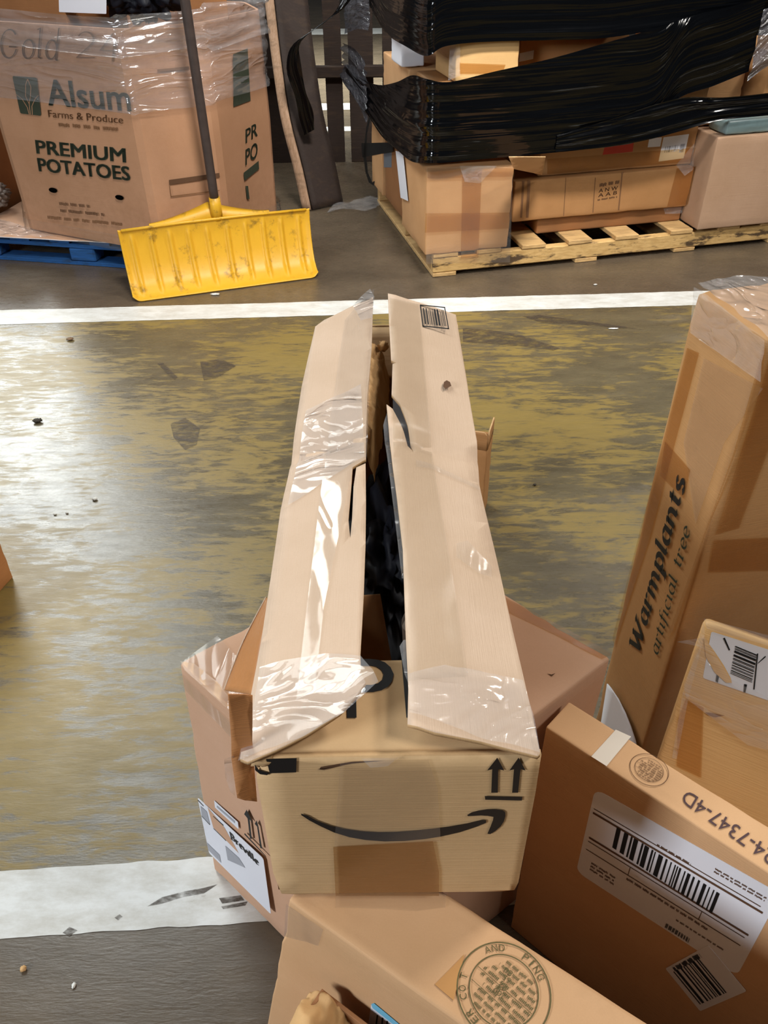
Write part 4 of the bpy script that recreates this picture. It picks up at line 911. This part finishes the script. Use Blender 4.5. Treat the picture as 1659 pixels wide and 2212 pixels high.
# ================================================================= YELLOW SNOW PUSHER
wv = V((.951, .309, 0)); bv = V((-.309, .951, 0)); BL = V((-1.154, 3.596, 0)); WS = .895
sh = thing('snow_pusher', 'yellow plastic snow pusher leaning on the potato bin, ribbed curved blade', 'shovel', (-.73, 3.75, 0))
prof = interp([V((0, 0, .003)), V((.05, 0, .012)), V((.098, 0, .045)), V((.132, 0, .105)), V((.152, 0, .175)), V((.162, 0, .235)), V((.158, 0, .285))], 26)
bm = bmesh.new(); rows = []; NU = 150
for i in range(NU+1):
    u = i/NU; r_ = []
    for j, p in enumerate(prof):
        v = j/(len(prof)-1); x = u*WS; edge = min(u, 1-u)*WS
        rib = 0
        for q in range(10):
            d = (x-(.055+.087*q))/.0075; env = max(0, min(1, (v-.12)/.12))*max(0, min(1, (.93-v)/.1)); rib += math.exp(-d*d)*env
        lip = .018*max(0, 1-edge/.022)
        cut = max(0, .04-edge)**1.6*4*max(0, 1-v*4)
        dn = V((-.75, 0, .4)) if v > .3 else V((-.3, 0, .9))
        off = dn*(rib*.020+lip)
        r_.append(bm.verts.new(BL + wv*(x + (.006 if u > .5 else -.006)*v) + bv*(p.x+off.x+cut) + Z*(p.z+off.z+cut*.1+.002)))
    rows.append(r_)
for i in range(NU):
    for j in range(len(prof)-1): bm.faces.new([rows[i][j], rows[i+1][j], rows[i+1][j+1], rows[i][j+1]])
bmesh.ops.recalc_face_normals(bm, faces=bm.faces)
o = obj('blade', bm, M['yellow'], sh); sm = o.modifiers.new('thick', 'SOLIDIFY'); sm.thickness = .005; sm.offset = 0
pw = lambda x, b, z: BL + wv*x + bv*b + Z*z
bm = tube_bm([pw(.01, .153, .287), pw(.3, .156, .291), pw(.6, .156, .291), pw(WS-.01, .153, .287)], .007, 8); obj('top_bead', bm, M['yellow'], sh)
# brace: shallow triangular web behind the top edge, rising to the socket
bm = bmesh.new(); rows = []
for i in range(41):
    u = i/40; x = .14+.57*u; hgt = max(0, 1-abs(u-.5)*2)**1.5
    rows.append([bm.verts.new(pw(x, .165+.035*k_ + .02*hgt*k_, .262+.03*(k_ > 0)+.062*hgt*k_)) for k_ in (0, .5, 1)] + [bm.verts.new(pw(x, .19+.05*hgt, .255))])
for i in range(40):
    for j in range(4): bm.faces.new([rows[i][j], rows[i+1][j], rows[i+1][(j+1) % 4], rows[i][(j+1) % 4]])
bmesh.ops.recalc_face_normals(bm, faces=bm.faces); obj('brace', bm, M['yellow'], sh)
S0 = pw(.435, .175, .27); S1 = on((463, 428), S0, bv); HT = on((398, -10), V((0, 3.85, 0)), V((0, 1, 0)))
hd = (HT-S1).normalized()
obj('socket', tube_bm([S1-hd*.10, S1-hd*.04, S1+hd*.004], .028, 14, .026), M['yellow'], sh)
for s_ in (-1, 1):
    bm = bmesh.new(); axbox(bm, S1-hd*.09+wv*(s_*.02)-bv*.012, wv*.006, bv*.024, hd*.07); obj('socket_rib', bm, M['yellow'], sh, False)
obj('handle', tube_bm(interp([S1-hd*.03, S1+hd*.4, HT, HT+hd*.35], 12), .021, 14), M['stick'], sh)

# ================================================================= LEANING PANEL, SLATTED CRATE, STRIP
lp_ = thing('leaning_panel', 'bent brown panel with worn pale edge leaning behind the snow pusher', 'panel', (-.4, 4.9, 0))
pts = [V((-.455, 4.93, .002)), V((-.50, 5.02, .22)), V((-.56, 5.12, .46)), V((-.60, 5.28, .70)), V((-.63, 5.45, .92)), V((-.65, 5.58, 1.12)), V((-.66, 5.68, 1.32))]
P_ = interp(pts, 24); wd = V((.98, .2, 0)).normalized()
bm = strip_bm([p+wd*.052+V((0, -.03, 0)) for p in P_], [p for p in P_], 3); o = obj('edge_strip', bm, M['oldwood'], lp_); sm = o.modifiers.new('thick', 'SOLIDIFY'); sm.thickness = .02
bm = strip_bm([p+wd*(.23)+V((0, .06, 0)) for p in P_], [p+wd*.05+V((0, -.028, 0)) for p in P_], 6); o = obj('panel_face', bm, M['darkwood'], lp_); sm = o.modifiers.new('thick', 'SOLIDIFY'); sm.thickness = .018
cr = thing('slatted_crate', 'dark wooden pallet standing on edge with bright gaps between slats', 'pallet', (-.4, 5.95, 0))
for a, b in ((-1.5, -1.02), (-.96, -.45), (-.425, -.405), (-.345, -.235), (-.19, -.03), (.03, .25), (.3, .55)):
    if b-a < .05: continue
    board('slat', V((a, 5.95, .0)), V((b-a, 0, 0)), V((0, .02, 0)), Z*1.5, M['darkwood'], cr)
for z_ in (.53, 1.3): board('rail', V((-1.5, 5.90, z_)), V((2.05, 0, 0)), V((0, .05, 0)), Z*.07, M['darkwood'], cr)
sp = interp([on(p, V((0, 5.0, 0)), V((0, 1, 0))) for p in ((770, -40), (735, 20), (690, 55), (640, 95), (634, 140), (648, 200), (662, 250), (668, 286))], 30)
w_ = [.07+.01*math.sin(i*.8) for i in range(31)]
bs = tag(obj('black_plastic_strip', strip_bm([p+V((.5*a, .0, .25*a)) for p, a in zip(sp, w_)], [p-V((.5*a, .0, .25*a)) for p, a in zip(sp, w_)], 5, .012, 3), M['bwrap'], loc=tuple(sp[-1])), 'torn black film strip dangling in front of the slatted pallet', 'strip')

# ================================================================= LOADED PALLET, RIGHT
OP = V((.257, 3.852, 0)); p1 = V((.975, .222, 0)).normalized(); p2 = V((-p1.y, p1.x, 0))
pal = lambda s, t, z: OP + p1*s + p2*t + Z*z
pp = thing('wooden_pallet', 'pale wooden pallet with rotted front beam under the black-wrapped load', 'pallet', (.9, 4.4, 0))
LP, DP = 2.45, 1.22
for t in (0, .55, 1.17): board('beam', pal(0, t, .022), p1*LP, p2*.045, Z*.075, M['woodrot'] if t == 0 else M['wood'], pp)
for s in (.0, .75, 1.30, 1.85, 2.32): board('base_board', pal(s, 0, .001), p1*.12, p2*DP, Z*.02, M['wood'], pp)
for s in (.0, .22, .455, .70, .955, 1.26, 1.53, 1.78, 2.05, 2.30): board('deck_board', pal(s, -.004, .098), p1*.125, p2*DP, Z*.02, M['wood'], pp)
ZD = .119
def cart(name, label, s0, s1, t0_, t1_, z0, z1, mat, seed, root=True, turn=0, dent=.004, bulge=0):
    o_ = pal(s0, t0_, 0); a = p1*math.cos(turn)+p2*math.sin(turn); b = p2*math.cos(turn)-p1*math.sin(turn)
    th = thing(name, label, 'carton', tuple(pal((s0+s1)/2, (t0_+t1_)/2, z0)))
    obj('body', carton_bm(box8(o_, a, b, s1-s0, t1_-t0_, z0, z1), .007, 12, dent, seed, bulge), mat, th); return th, Frame(o_+Z*z0, a, Z), Frame(o_+Z*z0, b, Z)
c1, f1, g1 = cart('taped_corner_carton', 'tan carton crossed with brown tape at pallet front left corner', -.045, .375, -.01, .45, ZD, .505, M['stack'], 21, bulge=.006)
z2 = lambda x, y: (600+x/2.765, y/2.765); z3 = lambda x, y: (1059+x/2.765, y/2.765)
tape('brown_tape', f1, [z2(1100, 1010), z2(1215, 1010), z2(1195, 1535), z2(1090, 1540)], M['tape'], c1, .009, .03, .0004, 1)
tape('brown_tape', f1, [z2(880, 1270), z2(1395, 1265), z2(1385, 1360), z2(875, 1385)], M['tape'], c1, .0105, .03, .0004, 2)
tape('brown_tape', f1, [z2(890, 1000), z2(1405, 1000), z2(1405, 1050), z2(890, 1060)], M['tape'], c1, .012, .03, .0004, 2)
tape('clear_film', f1, [z2(1080, 985), z2(1300, 985), z2(1200, 1090), z2(1110, 1080)], M['crinkle'], c1, .013, .012, .003, 3)
tape('clear_film', f1, [z2(885, 990), z2(1400, 990), z2(1380, 1560), z2(880, 1570)], M['flat'], c1, .014, .04, .002, 4)
obj('white_label', label_bm(*fq(g1, z2(745, 1180), z2(790, 1200), z2(715, 900)), .02, .010), M['paper'], c1, False)
c2, f2, g2 = cart('long_printed_carton', 'long flat carton with faint printed panel, middle of pallet front', .43, 1.385, .10, .55, .20, .395, M['stackd'], 22)
k = Ink(*fq(f2, z3(640, 1200), z3(765, 1180), z3(655, 1090)), lift=.001); k.dashes((0, .75, 1, 1), 1, 3, .7, .3); k.text('A N W', (0, .45, .9, .66), .01); k.text('A A B', (0, .2, .9, .4), .01); k.dashes((0, 0, 1, .14), 1, 4, .6, .2); k.done('print', M['brownink'], c2)
side_ink(f2, [[z3(*q) for q in p] for p in ([(785, 1025), (792, 1025), (770, 1255), (762, 1256)], [(625, 1060), (629, 1060), (615, 1270), (610, 1270)], [(450, 1060), (453, 1060), (440, 1290), (436, 1290)], [(190, 1075), (205, 1075), (190, 1300), (178, 1300)], [(222, 1075), (240, 1075), (228, 1300), (212, 1300)])], 'print_lines', M['faint'], c2)
tape('brown_tape', f2, [z3(1115, 1000), z3(1275, 990), z3(1225, 1215), z3(1055, 1235)], M['tape'], c2, .001, .03, .0004, 1)
tape('clear_film', f2, [z3(1100, 980), z3(1210, 850), z3(1200, 1010), z3(1150, 1045)], M['crinkle'], c2, .012, .01, .005, 6)
c3, f3_, g3 = cart('red_sticker_carton', 'brown carton with red sticker and white label under the black film', .56, 1.385, .14, .60, .397, .60, M['stackd'], 23)
side_ink(f3_, [[z3(*q) for q in p] for p in ([(690, 850), (860, 825), (850, 905), (670, 925)],)], 'red_sticker', M['red'], c3)
lb = obj('shipping_label', label_bm(*fq(f3_, z3(1005, 965), z3(1155, 945), z3(1035, 820)), .02), M['paper'], c3, False)
k = Ink(*fq(f3_, z3(1005, 965), z3(1155, 945), z3(1035, 820)), lift=.0014); k.bars(14, (.15, .35, .65, .6), 3, .7); k.rect(.75, .28, .92, .62); k.done('barcode', M['paperd'], lb)
obj('small_label', label_bm(*fq(f3_, z3(940, 880), z3(1015, 875), z3(950, 825)), .02), M['paper'], c3, False)
tape('brown_tape', f3_, [z3(340, 950), z3(1250, 880), z3(1240, 960), z3(340, 1040)], M['tape'], c3, .001, .04, .0004, 1)
fl = Frame(pal(.36, .03, .44), p1, p2*.5+Z*-.25)
obj('loose_flap', sheet([fl.px(*z2(*q)) for q in ((1380, 940), (1600, 940), (1580, 1045), (1410, 1010))], fl, .004, .04), [M['stack'], M['rim']], c2)
c4, f4, g4 = cart('large_plain_carton', 'large plain greyish carton at right end of the loaded pallet', 1.39, 2.20, -.03, .55, ZD, .56, M['grey'], 24)
c5, f5, g5 = cart('flat_bottom_carton', 'flat brown carton lying directly on deck boards beneath long printed carton', .58, 1.38, .13, .58, ZD, .198, M['brown'], 25)
tape('clear_film', f5, [z3(1030, 1240), z3(1140, 1230), z3(1140, 1270), z3(1040, 1275)], M['crinkle'], c5, .004, .008, .005, 3)
c6, f6, g6 = cart('side_carton_with_arrow', 'brown carton with curved black arrow on pallet left side, rear', -.03, .42, .95, 1.22, ZD, .60, M['stack'], 26)
k6 = Frame(pal(-.03, .95, ZD), p2, Z)
side_ink(k6, [[z2(*q) for q in p] for p in ([(560, 640), (530, 760), (515, 880), (512, 930), (525, 1030), (545, 1090), (575, 1110), (580, 1080), (565, 1090), (540, 1030), (530, 930), (535, 800), (565, 660)], [(500, 855), (690, 850), (690, 905), (505, 940)])], 'arrow_print', M['ink'], c6)
c7, f7, g7 = cart('middle_side_carton', 'brown carton with grey label behind taped corner carton on pallet left', -.02, .4, .50, .92, ZD, .56, M['brown'], 27)
obj('grey_label', label_bm(*fq(Frame(pal(-.02, .5, ZD), p2, Z), z2(610, 1000), z2(680, 1000), z2(610, 905)), .02), plain('grey_label', (110, 116, 124), .5), c7, False)
cart('inner_carton', 'plain carton mostly hidden behind the taped corner carton', .42, 1.0, .62, 1.2, ZD, .6, M['stackd'], 28)
cart('rear_carton', 'plain carton mostly hidden behind long printed carton', 1.03, 1.36, .62, 1.2, ZD, .6, M['stackd'], 29)
cart('core_carton', 'carton under main black film band above taped corner carton', .0, .80, .05, .36, .607, .85, M['stackd'], 30)
cart('core_carton', 'carton under main black film band above red sticker carton', .84, 1.34, .05, .6, .607, .84, M['stackd'], 31)
c8, f8, g8 = cart('bright_upper_carton', 'bright tan carton poking out between the two black film bands', .085, .37, .03, .34, .852, 1.035, M['gold'], 32)
tape('clear_film', f8, [z2(1025, 240), z2(1085, 240), z2(1085, 450), z2(1015, 480)], M['crinkle'], c8, .004, .012, .004, 4)
tape('brown_tape', f8, [z2(1085, 375), z2(1360, 385), z2(1340, 440), z2(1085, 440)], M['tape'], c8, .002, .02, .0004, 5)
c9, f9, g9 = cart('upper_brown_carton', 'brown upper carton with white label right of the bright tan carton', .42, .95, .16, .6, .855, 1.05, M['stackd'], 33)
obj('white_label', label_bm(*fq(f9, z2(1440, 370), z2(1525, 352), z2(1445, 318)), .02), M['paper'], c9, False)
c10, f10, g10 = cart('upper_white_carton', 'small white carton between black film bands at pallet left corner', -.06, .05, .40, .6, .86, 1.01, M['paper'], 34)
cart('upper_left_carton', 'brown carton under the small white carton at pallet left', -.03, .40, .38, .9, .607, .855, M['stack'], 35)
cart('right_upper_carton', 'tan carton seen through triangular opening in the black film', 1.10, 1.43, .02, .4, .856, .99, M['stack'], 36)
cart('right_upper_carton', 'tan carton at right edge above the triangular opening of black film', 1.40, 1.60, .17, .5, .567, .84, M['stack'], 37)
cart('far_right_carton', 'brown carton at extreme right under thin grey film', 1.63, 2.2, .04, .5, .565, .90, M['stackd'], 38)
cart('top_carton', 'carton wholly wrapped in black film at top left of load', .02, .9, .06, .8, 1.06, 1.42, M['stackd'], 39)
ml = tag(obj('plastic_mailer', carton_bm(box8(pal(1.44, -.01, 0), p1, p2, .26, .16, .563, .625), .01, 8, .006, 40, .006), plain('teal_mailer', (150, 178, 182), .35, .5, .3, 30), loc=tuple(pal(1.55, .05, .563))), 'pale teal plastic mailer lying on the large greyish carton', 'mailer')
# black film bands
bw = thing('black_stretch_film', 'glossy black stretch film wound in loose bands around loaded pallet', 'film', tuple(pal(.6, 0, .56)))
def band(name, ctl, amp, seed, mat=None, nv=16, n=70):
    """ctl: (s, t, z_low, z_high) control points along the wrap"""
    top = interp([pal(s, t, zh) for s, t, zl_, zh in ctl], n); bot = interp([pal(s, t, zl_) for s, t, zl_, zh in ctl], n)
    return obj(name, strip_bm(top, bot, nv, amp, seed), mat or M['bwrap'], bw)
band('film_band', [(-.10, 1.55, .62, .70), (-.10, 1.2, .57, .69), (-.085, .8, .50, .72), (-.085, .4, .50, .80), (-.085, .12, .52, .875), (-.06, -.04, .55, .885), (.03, -.07, .553, .875), (.22, -.05, .55, .90), (.5, -.045, .553, .94), (.75, -.045, .56, .99), (1.0, -.045, .585, 1.04), (1.12, -.045, .74, 1.07), (1.30, -.045, .79, 1.10), (1.46, -.045, .84, 1.13)], .012, 1)
band('film_band', [(.55, -.055, .56, .63), (.8, -.06, .565, .68), (1.0, -.065, .585, .73), (1.15, -.07, .612, .755), (1.35, -.07, .648, .745), (1.6, -.06, .65, .75), (1.9, -.05, .65, .77)], .012, 2)
band('film_band', [(-.09, .95, 1.06, 1.5), (-.09, .6, .98, 1.5), (-.09, .2, .975, 1.5), (-.055, -.0, .965, 1.5), (.022, -.02, 1.0, 1.5), (.2, .0, 1.006, 1.5), (.52, -.0, 1.0, 1.5), (.75, -.01, 1.0, 1.5), (1.1, -.02, 1.03, 1.5), (1.7, -.02, 1.06, 1.5)], .012, 3)
band('thin_film', [(-.105, 1.62, .60, .80), (-.105, 1.3, .55, .82), (-.10, 1.0, .50, .80)], .03, 4, M['smoke'], 16, 30)
band('thin_film', [(-.105, 1.5, .86, 1.4), (-.105, 1.2, .92, 1.4), (-.10, .9, .95, 1.4)], .03, 5, M['smoke'], 16, 30)
band('thin_film', [(1.46, -.05, .80, 1.08), (1.55, -.045, .86, 1.1), (1.7, -.04, .90, 1.14), (1.9, -.04, .94, 1.2)], .03, 6, M['smoke'], 16, 30)
# clear film puddle at the pallet's left foot
fr = Frame(pal(-.22, .75, .004), p1, p2)
cf = tag(obj('clear_film_scrap', sheet([fr.px(*p) for p in ((705, 462), (740, 455), (790, 460), (812, 455), (830, 435), (800, 430), (760, 438), (720, 448))], fr, 0, .02, lambda a, b: .012+.014*noise.noise(V((a*14, b*14, 6)))), M['crinkle'], loc=tuple(pal(-.22, .75, 0))), 'crumpled clear film tail trailing on floor beside wooden pallet', 'film')

# ================================================================= FLOOR DEBRIS
def bit(name, label, px, r, mat, seed, sq, cat='debris'):
    p = atz(*px, 0); bm = crumple((p.x, p.y, r*sq[2]*.8), r, seed, sq); zmin = min(v.co.z for v in bm.verts)
    for v in bm.verts: v.co.z -= zmin-.0005
    return tag(obj(name, bm, mat, loc=(p.x, p.y, 0)), label, cat)
peb = plain('grit_dark', (60, 54, 46), .8); scr = plain('scrap_white', (220, 220, 214), .6)
bit('pebble', 'dark grey pebble in the floor glare at left', (82, 912), .016, peb, 2, (1.3, 1, .5))
bit('pebble', 'brown clod near the far white line at left', (152, 735), .016, plain('grit_brown', (120, 96, 72), .8), 3, (1.2, 1, .4))
bit('paper_scrap', 'white scrap on floor just in front of the yellow blade', (465, 637), .022, scr, 4, (1.3, .5, .2), 'scrap')
bit('plastic_scrap', 'shiny clear scrap in middle of left floor glare', (205, 1080), .009, scr, 5, (1.2, 1, .5), 'scrap')
bit('plastic_scrap', 'left one of two tiny white scraps below the clear scrap', (119, 1112), .005, scr, 6, (1.2, 1, .5), 'scrap')
bit('plastic_scrap', 'right one of two tiny white scraps below the clear scrap', (145, 1109), .005, scr, 7, (1.2, 1, .5), 'scrap')
bit('paper_scrap', 'tan crumb on dark floor at the bottom left corner', (52, 2095), .007, M['kraft'], 8, (1, 1, .7), 'scrap')
bit('paper_scrap', 'thin pale shred on dark floor near bottom left', (160, 2130), .006, scr, 9, (.7, 1.2, .4), 'scrap')
bit('paper_scrap', 'pair-like white flecks below far white line at right', (1325, 711), .016, scr, 10, (1.8, .4, .2), 'scrap')
bit('pebble', 'tiny black pebble on yellow floor right of long torn carton', (1155, 1049), .006, peb, 11, (1, 1, .7))
bit('paper_scrap', 'small white fleck on dark floor in front of wooden pallet', (1286, 616), .012, scr, 12, (1, .5, .3), 'scrap')
